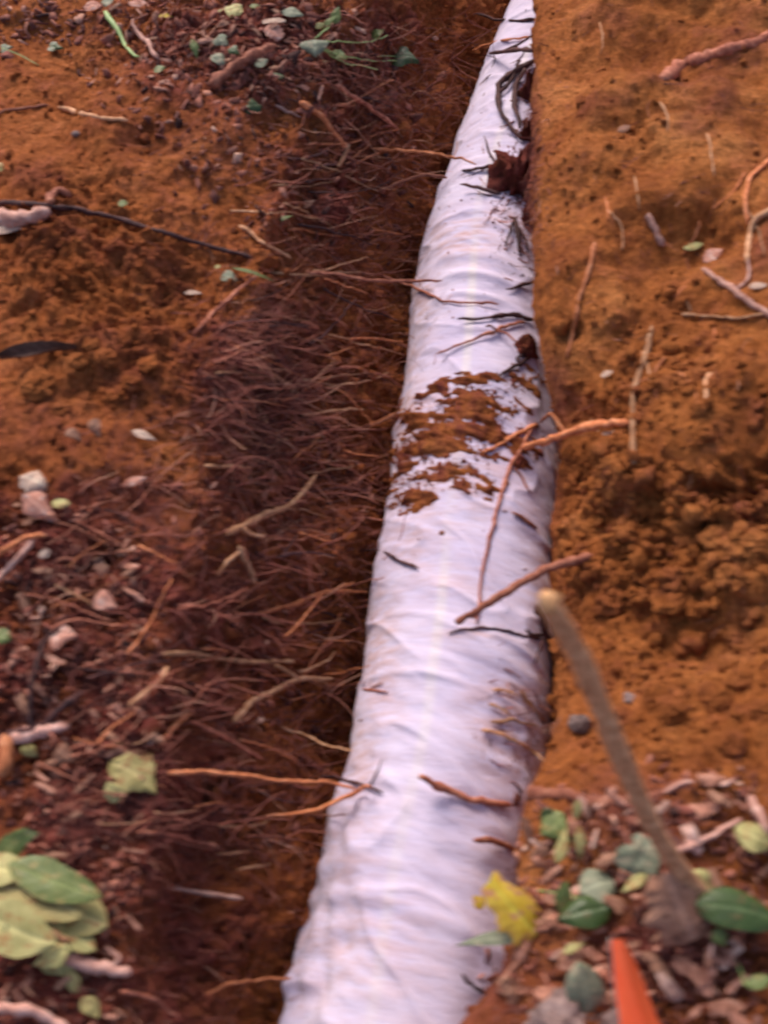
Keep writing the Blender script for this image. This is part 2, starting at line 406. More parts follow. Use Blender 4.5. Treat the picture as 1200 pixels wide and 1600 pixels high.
def pipe_point(yv, th, extra=0.0):
    """th: 0 = right flank, pi/2 = top, pi = left flank"""
    c = np.interp(yv, ys, cx)
    zc = -PR+np.interp(yv, [-1, 0, 3, 5], [0, 0, -.01, -.03])
    q = np.stack([np.cos(th)*.9, yv*1.0, np.sin(th)*.9], -1).reshape(-1, 3)
    shp = yv.shape
    yy = yv.reshape(-1); tt = th.reshape(-1)
    skew = yy*1.0+.055*np.cos(tt)+.02*np.sin(tt*2)                       # wrinkles run round the pipe at a slant
    wr1 = fbm(np.stack([q[:, 0]*1.6, skew*24, q[:, 2]*1.6], 1), 3, 201)
    wr2 = fbm(np.stack([q[:, 0]*4, skew*60, q[:, 2]*4], 1), 2, 211)
    rid = 1-np.abs(fbm(np.stack([q[:, 0]*1.2+3, skew*9, q[:, 2]*1.2], 1), 2, 221))*2.2
    bulge = fbm(np.stack([q[:, 0]*2.2, yy*4.5, q[:, 2]*2.2], 1), 2, 231)
    leftflank = sstep(.2, .9, -np.cos(tt))
    rightflank = sstep(.2, .9, np.cos(tt))
    low = np.exp(-((yy-.15)/.35)**2)
    ring = .6*np.sin(yy*2*math.pi/.047+.35*np.cos(tt)+2*bulge)*sstep(-.6, .4, fbm(q*2.5, 2, 251))
    r = PR+.0017*ring+.0024*wr1+.0006*wr2+.0050*np.clip(rid, 0, 1)**3+.005*bulge
    r = r+leftflank*low*(.026*fbm(np.stack([q[:, 0]*3, yy*13, q[:, 2]*3], 1), 2, 241))
    r = r+rightflank*.007*np.exp(-((yy-.9)/.2)**2)
    for y0, a, s, sk in ((1.62, .009, .014, .10), (1.56, .006, .012, .12), (1.68, .005, .02, .10), (2.02, .012, .02, .05), (.775, .005, .006, .10), (.66, .005, .007, .07), (.71, -.003, .006, .09), (2.55, .008, .02, .06), (2.3, .006, .02, .1), (.46, .004, .012, .1), (.28, .005, .014, .08), (1.25, .004, .012, .12)):
        u = (yy+sk*np.cos(tt)*.35+sk*(np.sin(tt)-1)*(-.55)*.4-y0)/s
        r = r+a*np.exp(-u*u)*sstep(-.2, .3, np.sin(tt))*(.6+.4*bulge*2)
    r = r+extra.reshape(-1) if not np.isscalar(extra) else r+extra
    r = r.reshape(shp)
    return np.stack([c+r*np.cos(th), yv, zc+r*np.sin(th)], -1)
th = np.linspace(0, 2*math.pi, NT, endpoint=False)
YV, TH = np.meshgrid(pys, th, indexing='ij')
PP = pipe_point(YV, TH)
pf = PP.reshape(-1, 3)
ppx, ppy = proj(pf)
def blob(lst):
    g = 0
    for a, b_, rx, ry, s in lst: g = np.maximum(g, s*np.exp(-((ppx-a)/rx)**2-((ppy-b_)/ry)**2))
    return g
stain = blob([(720, 370, 60, 35, .9), (650, 460, 30, 70, .9), (640, 660, 60, 60, 1), (700, 760, 150, 60, .6), (590, 1020, 40, 130, .7), (640, 850, 60, 50, .5), (540, 1330, 60, 120, .45), (560, 1480, 130, 100, .45),
              (800, 1120, 70, 70, .9), (860, 800, 50, 180, .45), (740, 990, 60, 20, .6), (800, 1180, 60, 60, .6), (700, 200, 60, 60, .2), (780, 340, 40, 20, .5), (870, 950, 45, 220, 1.0), (640, 560, 20, 60, .7), (560, 1180, 30, 150, .6), (480, 1450, 40, 120, .5), (780, 1300, 50, 120, .4), (700, 900, 100, 40, .35)])+.16
dirt = blob([(720, 640, 120, 110, .9), (720, 800, 160, 80, .45), (700, 570, 110, 40, .4), (860, 900, 40, 200, .3), (790, 1110, 70, 60, .6), (600, 1050, 30, 120, .4), (660, 1010, 60, 60, .2)])
pipe = empty('wrapped_drain_pipe', (-.17, 1.2, -PR), 'long round pipe sleeved in white wrinkled filter fabric lying along the trench', 'pipe')
strip = np.exp(-((TH.reshape(-1)-1.72)/.055)**4)*(.6+.5*vnoise(np.stack([YV.reshape(-1)*5, TH.reshape(-1)*3, TH.reshape(-1)*0], 1), 6))
slv = mesh_np('fabric_sleeve', PP.reshape(-1, 3), gridfaces(len(pys), NT, True), SLEEVE, {'stain': stain, 'dirt': dirt, 'strip': strip})
adopt(slv, pipe)
# ------------------------------------------------------------------ picking
allV = np.concatenate([P2, pf]); allF = np.concatenate([GF, gridfaces(len(pys), NT, True)+len(P2)])
BV = BVHTree.FromPolygons(allV.tolist(), allF.tolist())
def depth(px, py, default=1.8):
    d = Vector(ray(px, py)); L = d.length; h = BV.ray_cast(Vector(CAM), d/L)
    if h[0] is None: return default, Vector((0, 0, 1))
    n = h[1]
    if n.dot(d) > 0: n = -n
    return h[3]/L, n
def at(px, py, lift=0.0):
    t, n = depth(px, py); return CAM+ray(px, py)*(t-lift)
def px2m(px, py, w):
    return w/F*depth(px, py)[0]

def tube_geo(pts, rad, sides=8, jit=.12, seed=0):
    pts = np.asarray(pts, float); n = len(pts)
    T = np.gradient(pts, axis=0); T /= np.linalg.norm(T, axis=1, keepdims=True)+1e-12
    ref = np.array([.123, .321, .94]); ref /= np.linalg.norm(ref)
    A = np.cross(T, ref); A /= np.linalg.norm(A, axis=1, keepdims=True)+1e-9
    B = np.cross(T, A)
    a = np.linspace(0, 2*math.pi, sides, endpoint=False)
    r = np.broadcast_to(rad, (n,))
    rr = r[:, None]*(1+jit*np.random.default_rng(seed).normal(size=(n, sides)).clip(-2, 2)) if jit else r[:, None]*np.ones((1, sides))
    V = pts[:, None]+rr[..., None]*(np.cos(a)[None, :, None]*A[:, None]+np.sin(a)[None, :, None]*B[:, None])
    V = V.reshape(-1, 3); Fc = gridfaces(n, sides, True)
    V = np.concatenate([V, pts[:1], pts[-1:]])
    c0, c1 = n*sides, n*sides+1
    j = np.arange(sides); j2 = (j+1) % sides
    e0 = np.stack([np.full(sides, c0), j2, j, np.full(sides, c0)], 1)
    e1 = np.stack([np.full(sides, c1), (n-1)*sides+j, (n-1)*sides+j2, np.full(sides, c1)], 1)
    return V, Fc, e0[:, :3], e1[:, :3]
def tube(name, pts, rad, mat, sides=8, jit=.16, seed=0, **kw):
    V, Fc, e0, e1 = tube_geo(pts, rad, sides, jit, seed)
    me = bpy.data.meshes.new(name)
    me.from_pydata(V.tolist(), [], Fc.tolist()+e0.tolist()+e1.tolist())
    me.polygons.foreach_set('use_smooth', [True]*len(me.polygons)); me.materials.append(mat)
    o = bpy.data.objects.new(name, me); scene.collection.objects.link(o); tag(o, **kw); return o
def resample(pl, n):
    pl = np.asarray(pl, float); d = np.r_[0, np.cumsum(np.linalg.norm(np.diff(pl[:, :2], axis=0), axis=1))]
    t = np.linspace(0, d[-1], n); 
    out = np.stack([np.interp(t, d, pl[:, k]) for k in range(pl.shape[1])], 1)
    for _ in range(2): out[1:-1] = .25*out[:-2]+.5*out[1:-1]+.25*out[2:]
    return out
def px_path(pl, lift=.004, mode='drape', n=None, wig=1.5, seed=0, l0=None, l1=None):
    """picture polyline -> 3D path lying on ('drape') or hanging free over ('span') whatever is there"""
    r = np.random.default_rng(seed+100)
    L = np.abs(np.diff(np.array(pl, float), axis=0)).sum(); n = n or max(6, int(L/9))
    q = resample(pl, n)
    w = np.cumsum(r.normal(size=(n, 2)), 0); w -= np.linspace(0, 1, n)[:, None]*w[-1]; wig = wig*1.25
    q = q+w*wig*.5+r.normal(size=(n, 2))*wig*.25
    hit = np.array([depth(a, b)[0] for a, b in q])
    if mode == 'drape':
        t = hit-lift
        tt = t.copy()
        for _ in range(3): tt[1:-1] = .25*tt[:-2]+.5*tt[1:-1]+.25*tt[2:]
        t = np.minimum(tt, hit-lift*.3)
    else:
        a0 = hit[0]-(lift if l0 is None else l0); a1 = hit[-1]-(lift if l1 is None else l1)
        t = np.minimum(np.linspace(a0, a1, n), hit-lift)
        for _ in range(2): t[1:-1] = .25*t[:-2]+.5*t[1:-1]+.25*t[2:]
    return np.array([CAM+ray(a, b)*d for (a, b), d in zip(q, t)])
_seed = [0]
def root(pl, w0, w1, mat, label, mode='drape', lift=.004, cat='root', name='root', group=None, l0=None, l1=None, wig=1.5, branches=()):
    """w0,w1 widths in photo pixels at the start and the end"""
    _seed[0] += 1; s = _seed[0]
    p = px_path(pl, lift, mode, seed=s, l0=l0, l1=l1, wig=wig); z = (p-CAM)@FW
    if w0 < 15: w0, w1 = w0*.85, w1*.8
    rad = np.linspace(w0, w1, len(p))/2/F*z*(1+.12*np.random.default_rng(s).normal(size=len(p)).clip(-1.5, 1.5))
    rad = rad*(1+.11*vnoise(np.stack([np.arange(len(p))*(.55 if w0 < 15 else .2), np.full(len(p), s*1.7), np.zeros(len(p))], 1), s)); rad[-1] *= .5; rad[0] *= .6
    if not branches:
        return tube(name, p, rad, mat, seed=s, label=label, cat=cat, group=group)
    e = empty(name, p[0], label, cat, group)
    adopt(tube('main_stem', p, rad, mat, seed=s), e)
    for k, (bpl, bw0, bw1) in enumerate(branches):
        bp = px_path(bpl, lift, mode, seed=s*7+k, l0=l0, l1=l1, wig=wig); z = (bp-CAM)@FW
        j = np.argmin(np.linalg.norm(p-bp[0], axis=1)); off = p[j]-bp[0]
        bp = bp+off*np.linspace(1, 0, len(bp))[:, None]
        adopt(tube('side_branch', bp, np.linspace(bw0, bw1, len(bp))/2/F*z, mat, seed=s+k), e)
    return e
# ------------------------------------------------------------------ spilled soil lying on the fabric
py0 = np.arange(.9, 1.95, .0028); th0 = np.linspace(.05, math.pi-.02, 330)
Y2, T2 = np.meshgrid(py0, th0, indexing='ij')
base = pipe_point(Y2, T2)
bx, by = proj(base.reshape(-1, 3))
def bl(lst):
    g = 0
    for a, b_, rx, ry, rot, s in lst:
        dx, dy = bx-a, by-b_; c, s_ = math.cos(rot), math.sin(rot)
        g = np.maximum(g, s*np.exp(-((dx*c+dy*s_)/rx)**2-((-dx*s_+dy*c)/ry)**2))
    return g
gm = bl([(735, 625, 55, 26, -.3, 1), (705, 665, 75, 32, -.35, 1.15), (670, 700, 65, 22, -.25, 1.1), (700, 735, 60, 18, -.25, 1.0), (740, 595, 50, 10, -.05, .8), (655, 745, 40, 12, -.3, .8),
         (780, 685, 45, 16, -.1, .62), (690, 600, 30, 12, -.4, .6), (790, 640, 60, 10, .1, .55), (800, 590, 70, 8, .12, .55), (650, 780, 60, 14, -.35, .55), (770, 760, 70, 12, -.1, .35), (730, 680, 120, 100, 0, .40), (650, 640, 40, 18, -.5, .5), (800, 600, 60, 40, 0, .42), (640, 760, 70, 40, -.4, .45), (815, 700, 40, 60, 0, .40), (760, 650, 60, 30, -.2, .6)])
tt = T2.reshape(-1); yy = Y2.reshape(-1)
sk = yy+.045*np.cos(tt)
strk = fbm(np.stack([np.cos(tt)*3.0, sk*62, np.sin(tt)*3.0], 1), 4, 301)
strk2 = fbm(np.stack([np.cos(tt)*12, sk*40, np.sin(tt)*12], 1), 3, 321)
thick = (gm-.50)*.017+strk*.0110+strk2*.0040+.0006
thick = thick-.010*(1-sstep(.05, .22, gm))
thick = np.clip(thick, -.004, .014)+.0012*np.where(thick > 0, 1, 0)*fbm(base.reshape(-1, 3)*130, 2, 331)
SP = pipe_point(Y2, T2, thick)
msk = (thick.reshape(Y2.shape) > -.002)
ff = gridfaces(*Y2.shape); keep = msk.reshape(-1)[ff].any(1)
mesh_np('spilled_soil', SP.reshape(-1, 3), ff[keep], SOIL, {'humus_shade': np.clip(.4+.5*strk2, 0, 1), 'ruddy': np.full(len(strk2), .4)}, label='patch of loose brown soil spilled in streaks across the top of the white pipe', cat='soil')

SPILL = (base.reshape(-1, 3), gm, thick)
# ------------------------------------------------------------------ soil crumbs, loose and uncountable
def ico():
    t = (1+5**.5)/2
    v = np.array([(-1, t, 0), (1, t, 0), (-1, -t, 0), (1, -t, 0), (0, -1, t), (0, 1, t), (0, -1, -t), (0, 1, -t), (t, 0, -1), (t, 0, 1), (-t, 0, -1), (-t, 0, 1)], float)
    v /= np.linalg.norm(v[0])
    f = [(0, 11, 5), (0, 5, 1), (0, 1, 7), (0, 7, 10), (0, 10, 11), (1, 5, 9), (5, 11, 4), (11, 10, 2), (10, 7, 6), (7, 1, 8), (3, 9, 4), (3, 4, 2), (3, 2, 6), (3, 6, 8), (3, 8, 9), (4, 9, 5), (2, 4, 11), (6, 2, 10), (8, 6, 7), (9, 8, 1)]
    v = list(map(tuple, v)); out = []; cache = {}
    def mid(a, b):
        k = (min(a, b), max(a, b))
        if k not in cache:
            mm = (np.array(v[a])+np.array(v[b])); mm /= np.linalg.norm(mm); v.append(tuple(mm)); cache[k] = len(v)-1
        return cache[k]
    for a, b, c in f:
        ab, bc, ca = mid(a, b), mid(b, c), mid(c, a); out += [(a, ab, ca), (b, bc, ab), (c, ca, bc), (ab, bc, ca)]
    return np.array(v), np.array(out)
IV, IF = ico()
inview = (px_ > -350) & (px_ < 1600) & (py_ > -60) & (py_ < 1950) & (near > .5)
open_ = (np.abs(P2[:, 0]-cxF) > PR*1.02) | (P2[:, 2] > .02)
dens = (.25+cm)*(1-.35*left_wall)*(1-.25*right_top)+2.2*rl
dens = dens*np.where(inview & open_, 1, 0)
dens[(px_ > 760) & (px_ < 860) & (py_ < 560)] *= .3
dens[smo > .5] *= .25
dens = dens/dens.sum()
def crumbs(n, r0, r1, name, hadd=0):
    idx = rng.choice(len(P2), n, p=dens)
    r = r0*(r1/r0)**(rng.random(n)**3.2)
    rot = rng.normal(size=(n, 3, 3)); rot = np.linalg.qr(rot)[0]
    sc = rng.uniform(.65, 1.2, (n, 1, 3))
    W = IV[None]*sc*(1+.22*rng.normal(size=(n, len(IV), 1)).clip(-1.6, 1.6))
    W = np.einsum('nvi,nij->nvj', W, rot)*r[:, None, None]
    c = P2[idx]+rng.normal(size=(n, 3))*.002+np.array([0, 0, 1])*(r*.15)[:, None]
    V = (W+c[:, None]).reshape(-1, 3)
    Ft = (IF[None]+np.arange(n)[:, None, None]*len(IV)).reshape(-1, 3)
    hm = np.repeat(np.clip(hum[idx]+rng.normal(size=n)*.12+hadd, 0, 1), len(IV))
    mesh_np(name, V, Ft, SOIL, {'humus_shade': hm, 'ruddy': np.repeat(.30+.36*(1-sstep(-.3, .4, c[:, 0]+.2)), len(IV))}, kind='stuff', smooth=False)
dens = dens*(1+2.0*hum)/(dens*(1+2.0*hum)).sum()
crumbs(27000, .0014, .0075, 'soil_crumbs')
dens = dens*(rl+.25*patch+.8*hum*left_wall); dens /= dens.sum()
crumbs(3000, .003, .016, 'soil_crumbs', 0)

wp_ = np.clip(SPILL[1]-.25, 0, 1)*(SPILL[2] < .004)+.002*(SPILL[0][:, 2] > -.06); wp_ /= wp_.sum()
nI = rng.choice(len(wp_), 1700, p=wp_); rI = .0011*(4.5**(rng.random(1700)**3))
WI = IV[None]*rng.uniform(.5, 1.3, (1700, 1, 3))*(1+.22*rng.normal(size=(1700, len(IV), 1)).clip(-1.6, 1.6))*rI[:, None, None]+(SPILL[0][nI]+np.array([0, 0, .001]))[:, None]
mesh_np('soil_crumbs', WI.reshape(-1, 3), (IF[None]+np.arange(1700)[:, None, None]*len(IV)).reshape(-1, 3), SOIL, {'humus_shade': np.repeat(rng.uniform(.1, .9, 1700), len(IV)), 'ruddy': np.full(1700*len(IV), .4)}, kind='stuff', smooth=False)
# countable clods the photograph shows
def lump(name, px, py, wpx, mat, label, cat='clod', group=None, flat=.7, humv=.0, seed=0, sink=.3, rough=.22):
    t, n = depth(px, py); r = wpx/2/F*t
    rr = np.random.default_rng(seed+int(px)*7+int(py))
    u = np.linspace(0, math.pi, 29); v = np.linspace(0, 2*math.pi, 48, endpoint=False)
    U, Vv = np.meshgrid(u, v, indexing='ij')
    D = np.stack([np.sin(U)*np.cos(Vv), np.sin(U)*np.sin(Vv), np.cos(U)], -1).reshape(-1, 3)
    o = rr.uniform(0, 50, 3)
    f = 1+rough*fbm(D*1.3+o, 5, 401, .62)+rough*.35*(.5-worley(D*4.6+o, 411))
    V = D*f[:, None]*r*np.array([1, rr.uniform(.75, 1.1), flat])
    V = V+CAM+ray(px, py)*t+np.array([0, 0, 1])*r*flat*(1-sink*2)*.5
    return mesh_np(name, V, gridfaces(29, 48, True), mat, {'humus_shade': np.full(len(V), humv), 'ruddy': np.full(len(V), .3 if px > 600 else .62)}, label=label, cat=cat, group=group)
lump('hanging_soil_clump', 810, 285, 60, SOIL, 'dark root-bound soil clump hanging over the far right edge of the pipe', 'clump', humv=1, flat=1.7, rough=.6, sink=.5)
lump('hanging_soil_clump', 828, 150, 26, SOIL, 'slim dark soil lump at the lip beside the looping black root', 'clump', humv=1, flat=2.6, rough=.6, sink=.5)
lump('hanging_soil_clump', 828, 215, 28, SOIL, 'dark soil lump at the lip just above the big hanging clump', 'clump', humv=1, flat=2.2, rough=.6, sink=.5)
lump('hanging_soil_clump', 826, 345, 26, SOIL, 'dark soil lump at the lip just below the big hanging clump', 'clump', humv=1, flat=2.0, rough=.6, sink=.5)
lump('hanging_soil_clump', 822, 545, 34, SOIL, 'small dark soil clump on the right lip above the spilled soil', 'clump', humv=.9, flat=1.3, rough=.5, sink=.5)
lump('stone', 905, 1132, 34, STONE, 'dark round pebble in the right bank beside the leaning stick', 'stone', flat=.8)
lump('stone', 985, 1092, 24, STONE, 'flat dull pebble right of the leaning stick', 'stone', flat=.5)
lump('stone', 885, 1612, 84, STONE, 'rough dark stone at the bottom edge left of the orange flag', 'stone', flat=.5, rough=.6, sink=.3)
lump('stone', 965, 1604, 50, STONE, 'small dark stone right at the foot of the orange flag', 'stone', flat=.6, rough=.4, sink=.1)
lump('stone', 118, 210, 13, STONE, 'tiny pebble below the hollow at the upper left', 'stone', flat=.6)

# ------------------------------------------------------------------ a label of its own for each of the many small things
MARKS = [((848, 1430), 'the ragged yellow leaf'), ((920, 1410), 'the dark glossy green leaf'), ((990, 1530), 'the orange flag'), ((1150, 1430), 'the large glossy leaf'), ((1000, 1335), 'the pale mint leaf'),
         ((1060, 1410), 'the large dry brown leaf'), ((893, 1590), 'the rough dark stone'), ((915, 1550), 'the grey-green leaf by the flag'), ((1045, 1330), 'the foot of the leaning stick'), ((1110, 1300), 'the pale pinkish litter stick'),
         ((1180, 1275), 'the short pale edge stick'), ((820, 1240), 'the start of the half-buried root'), ((1190, 1530), 'the bottom right corner'), ((1180, 1360), 'the lower right edge'), ((800, 1480), 'the narrow leaf on the pipe'),
         ((855, 950), 'the broken stick end'), ((985, 1092), 'the flat dull pebble'), ((905, 1132), 'the dark round pebble'), ((925, 868), 'the bank end of the thick straight root'), ((1180, 860), 'the largest clod at the right edge'), ((980, 662), 'the pale orange root'), ((1024, 360), 'the pale pinkish bank twig'), ((910, 470), 'the orange brown bank root'), ((1000, 620), 'the long pale straight bank root'), ((1105, 610), 'the hooked pale root'), ((1110, 75), 'the dark half-buried top root'), ((1160, 475), 'the pale pinkish edge root'), ((975, 200), 'the tiny tan bank leaf'), ((808, 292), 'the hanging soil clump'),
         ((207, 1215), 'the crumpled yellow-green leaf'), ((80, 1410), 'the leafy branch'), ((150, 1510), 'the woody stub'), ((60, 1145), 'the dark forked twig'), ((100, 995), 'the pinkish dry leaf'), ((168, 940), 'the pinkish triangular leaf'),
         ((50, 755), 'the bleached curled leaf'), ((40, 850), 'the bright orange twig'), ((20, 885), 'the pale grey-pink stick'), ((230, 1080), 'the tan curving root'), ((30, 1580), 'the bottom left corner'), ((240, 1560), 'the reddish bottom twig'), ((185, 1400), 'the dark lower left hollow'),
         ((425, 790), 'the stout tan root'), ((385, 885), 'the dangling tan root'), ((480, 930), 'the slanting orange root'), ((355, 1030), 'the long level tan root'), ((440, 1090), 'the forked tan root'), ((320, 1396), 'the straight pale stick'),
         ((420, 1216), 'the long orange root'), ((415, 606), 'the wavy mid-wall root'), ((520, 642), 'the straight tan mid-wall root'), ((485, 680), 'the orange-tipped root'), ((395, 403), 'the end of the long dark twig'), ((510, 195), 'the curved orange brown root'),
         ((570, 165), 'the pale-tipped far root'), ((636, 92), 'the dark hanging ivy leaf'), ((600, 435), 'the thin level red root'), ((640, 238), 'the long thin orange root'), ((640, 530), 'the fabric ridge'), ((620, 720), 'the spilled soil'), ((270, 440), 'the dark hollow of the left bank'),
         ((490, 75), 'the pale ivy vine leaf'), ((392, 163), 'the lone dark ivy leaf'), ((350, 65), 'the pale green ivy leaf'), ((380, 105), 'the thick dark twig'), ((248, 92), 'the two curved stems'), ((60, 550), 'the dark curled leaf strip'), ((580, 860), 'the dark root on the pipe edge'), ((520, 1060), 'the lower tangle brink')]
_used = set()
_cn = {}
def auto_label(kind, mat, L, p0, p1, fallback, wr=0.0):
    nm = mat.name
    if kind == 'root':
        c = {'root_bark_reddish': 'reddish', 'root_bark_dark': 'dark', 'root_bark_tan': 'tan', 'root_bark_orange': 'orange brown'}[nm]
        s = 'short' if L < 75 else ('long' if L > 120 else 'medium'); dy = p1[1]-p0[1]; dx = p1[0]-p0[0]
        sl_ = 'rising' if dy < -.25*dx else ('sinking' if dy > .25*dx else 'level'); base = [f'{s} {c} {sl_} root', f'{"thick" if wr > 5 else "thin"} {s} {c} {sl_} root']
    elif kind == 'chip':
        c = {'bark_chip_surface': 'reddish bark', 'leaf_dry_brown': 'dry brown leaf', 'pale_bark_surface': 'pale bark', 'leaf_dry_pinkish': 'pinkish leaf'}[nm]
        s = 'tiny' if L < 20 else ('large' if L > 38 else 'small'); sh = 'narrow' if wr < .38 else 'broad'; c = c.replace('dry ', '')
        base = [f'{s} {c} chip', f'{s} {sh} {c} chip']
    else:
        s = 'small' if L < 35 else ('large' if L > 43 else 'medium'); base = [f'{s} orange clod']
    m0 = ((p0[0]+p1[0])/2, (p0[1]+p1[1])/2)
    ms = sorted(MARKS, key=lambda k: (k[0][0]-m0[0])**2+(k[0][1]-m0[1])**2)[:7]
    for (mx, my), ph in ms:
        dx, dy = m0[0]-mx, m0[1]-my; d = math.hypot(dx, dy)
        hv = 'right of' if dx > 0 else 'left of'; vv = 'below' if dy > 0 else 'above'
        rel = hv if abs(dx) > 2.2*abs(dy) else (vv if abs(dy) > 2.2*abs(dx) else vv+' and '+hv)
        pre = 'just ' if d < 60 else ('' if d < 130 else 'well ')
        for b in base:
            t = f'{b} {pre}{rel} {ph}'
            if len(t.split()) > 16: t = t.replace('medium ', '').replace(' of the leaning', ' of leaning')
            if len(t.split()) > 16: continue
            if t not in _used: _used.add(t); return t
    for (mx, my), ph in ms[:5]:
        for o_ in ('second', 'third'):
            t = f'{o_} {base[-1]} counted out from {ph}'
            if t not in _used: _used.add(t); return t
    return fallback

clods = [(1180, 860, 70), (1050, 905, 46), (1010, 895, 40), (910, 905, 48), (955, 945, 44), (1045, 945, 50), (1090, 950, 34), (1120, 845, 44), (930, 830, 36), (985, 835, 44), (1140, 900, 40),
         (1000, 930, 34), (1080, 1000, 38), (955, 1010, 30), (1120, 1090, 44), (1160, 1060, 36), (1050, 1110, 40), (905, 985, 30), (1180, 960, 44), (1020, 790, 42), (1100, 800, 36),
         (140, 540, 36), (165, 560, 34), (118, 565, 30), (205, 600, 32), (60, 600, 48), (180, 620, 34), (130, 620, 30), (230, 570, 30), (95, 640, 30), (1030, 1180, 36), (1140, 1160, 40), (970, 1120, 34), (1075, 830, 60), (890, 860, 34), (870, 1010, 26), (1015, 985, 30), (1190, 1110, 34), (960, 890, 36), (1145, 990, 30)]
for i, (a, b_, w_) in enumerate(clods):
    rs = a > 500
    lump('soil_clod', a, b_, w_, SOIL, auto_label('clod', SOIL, w_, (a, b_), (a, b_), 'rounded orange soil clod among the crumbly lumps beside the pipe'), rough=.42, flat=.6, sink=.45,
         group='orange clods on the right bank' if rs else 'orange clods on the left bank', humv=.05+.15*random.random())

# ------------------------------------------------------------------ named roots, twigs and sticks
R = root
# the leaning stick
pA, pB = at(1112, 1418), None
sp = np.array([(1112, 1418), (1075, 1375), (1030, 1310), (995, 1240), (962, 1165), (935, 1095), (908, 1030), (882, 985), (858, 945)], float)
q = resample(sp, 60); d0 = depth(1112, 1418)[0]; d1 = depth(858, 945)[0]-.16
hs = np.array([depth(a, b_)[0] for a, b_ in q]); ss = np.linspace(0, 1, 60)
d1 = min(d1, d0+np.min((hs[6:]-.035-d0)/ss[6:]))
pts = np.array([CAM+ray(a, b_)*t for (a, b_), t in zip(q, np.linspace(d0+.005, d1, 60))])
e = empty('broken_stick', pts[0], 'thick brown stick leaning from the right bank towards the pipe, its upper end broken pale', 'stick')
rad = np.linspace(15, 18, 60)/F*np.linspace(d0, d1, 60)*(1+.07*vnoise(np.stack([np.arange(60)/5., np.zeros(60), np.zeros(60)], 1), 8))
adopt(tube('stick_shaft', pts, rad, STICK_BARK, 14, .06), e)
k = (pts[-1]-pts[-4]); k /= np.linalg.norm(k)
adopt(tube('broken_end', [pts[-1]-k*.002, pts[-1]+k*.006, pts[-1]+k*.011, pts[-1]+k*.016], np.array([1.0, 1.02, .78, .3])*rad[-1], CUT, 12, .30), e)

R([(712, 974), (760, 945), (820, 908), (860, 885), (925, 868)], 13, 19, ROOT_RED, 'thick straight red-brown root crossing above the pipe from the right bank', 'span', .008, l0=.06, l1=.0, wig=.8)
R([(655, 1212), (690, 1228), (735, 1246), (800, 1258)], 14, 12, ROOT_RED, 'short thick red-brown root with a blunt end lying across the lower pipe', 'span', .008, l0=.05, l1=.003, wig=1)
R([(741, 1314), (762, 1313), (785, 1320), (806, 1328)], 12, 15, ROOT_RED, 'stubby dark red root poking over the pipe below the thick blunt one', 'span', .006, l0=.03, wig=1)
R([(722, 1522), (735, 1538), (756, 1552)], 7, 9, ROOT_DARK, 'tiny dark twig on the pipe near the bottom litter', 'span', .004, l0=.02)
R([(832, 665), (800, 720), (778, 790), (758, 870), (748, 925), (745, 975)], 9, 5, ROOT_RED, 'long thin reddish root hanging down the middle of the pipe from the spilled soil', 'drape', .004, wig=1)
R([(836, 948), (850, 985), (858, 1010), (866, 1045)], 12, 9, ROOT_DARK, 'dark branching root tip beside the upper end of the leaning stick', 'span', .01, l0=.05, branches=[([(858, 1005), (835, 1000), (822, 985)], 6, 4), ([(856, 1012), (845, 1020), (835, 1035)], 5, 3)])
R([(845, 1000), (800, 985), (750, 980), (700, 990)], 6, 4, ROOT_DARK, 'thin dark root lying on the pipe just below the thick straight root', 'drape', .003)
R([(980, 662), (930, 662), (880, 675), (845, 690), (815, 700)], 17, 9, ROOT_ORANGE, 'pale orange root curving out of the right bank towards the spilled soil', 'span', .006, l0=.0, l1=.02, branches=[([(905, 668), (870, 640), (845, 660)], 7, 4), ([(860, 684), (840, 700), (832, 700)], 7, 5)])
R([(838, 662), (815, 675), (790, 692), (755, 707)], 9, 6, ROOT_ORANGE, 'short pinkish orange root bridging the pipe at the right of the spilled soil', 'span', .006, l1=.01)
R([(1018, 510), (1008, 560), (990, 610), (988, 660), (990, 725)], 11, 13, ROOT_TAN, 'long pale straight root running down the face of the right bank', 'drape', .004, wig=.6)
R([(930, 380), (915, 440), (900, 500), (885, 560)], 9, 9, ROOT_ORANGE, 'orange brown root running down the upper right bank near the pipe', 'drape', .003, wig=1)
R([(1118, 582), (1100, 592), (1105, 612), (1100, 632)], 9, 7, ROOT_TAN, 'small hooked pale root on the right bank', 'drape', .006)
R([(1010, 335), (1022, 360), (1038, 385)], 13, 10, ROOT_PALE, 'short pale pinkish twig on the right bank beside the green leaf scrap', 'drape', .005)
R([(1100, 420), (1140, 445), (1175, 470), (1215, 500)], 11, 13, ROOT_PALE, 'pale pinkish root at the right edge of the photo', 'drape', .006, branches=[([(1150, 455), (1172, 435), (1168, 400)], 7, 4)])
R([(1210, 245), (1175, 275), (1165, 310), (1168, 350)], 9, 7, ROOT_ORANGE, 'curved orange root high at the right edge', 'drape', .007)
R([(1215, 325), (1180, 340), (1165, 370), (1166, 410)], 12, 9, ROOT_TAN, 'thick tan root bending down from the right edge', 'drape', .008)
R([(1065, 490), (1110, 492), (1150, 495), (1200, 490)], 8, 6, ROOT_TAN, 'thin horizontal root below the pale pink root at the right edge', 'drape', .004)
R([(1035, 125), (1080, 100), (1120, 85), (1210, 50)], 26, 14, ROOT_RED, 'reddish half-buried root near the top right corner', 'drape', -.012)
R([(828, 1240), (880, 1242), (950, 1262), (1010, 1255), (1075, 1225)], 24, 20, ROOT_RED, 'thick half-buried reddish root behind the leaning stick', 'drape', -.012)
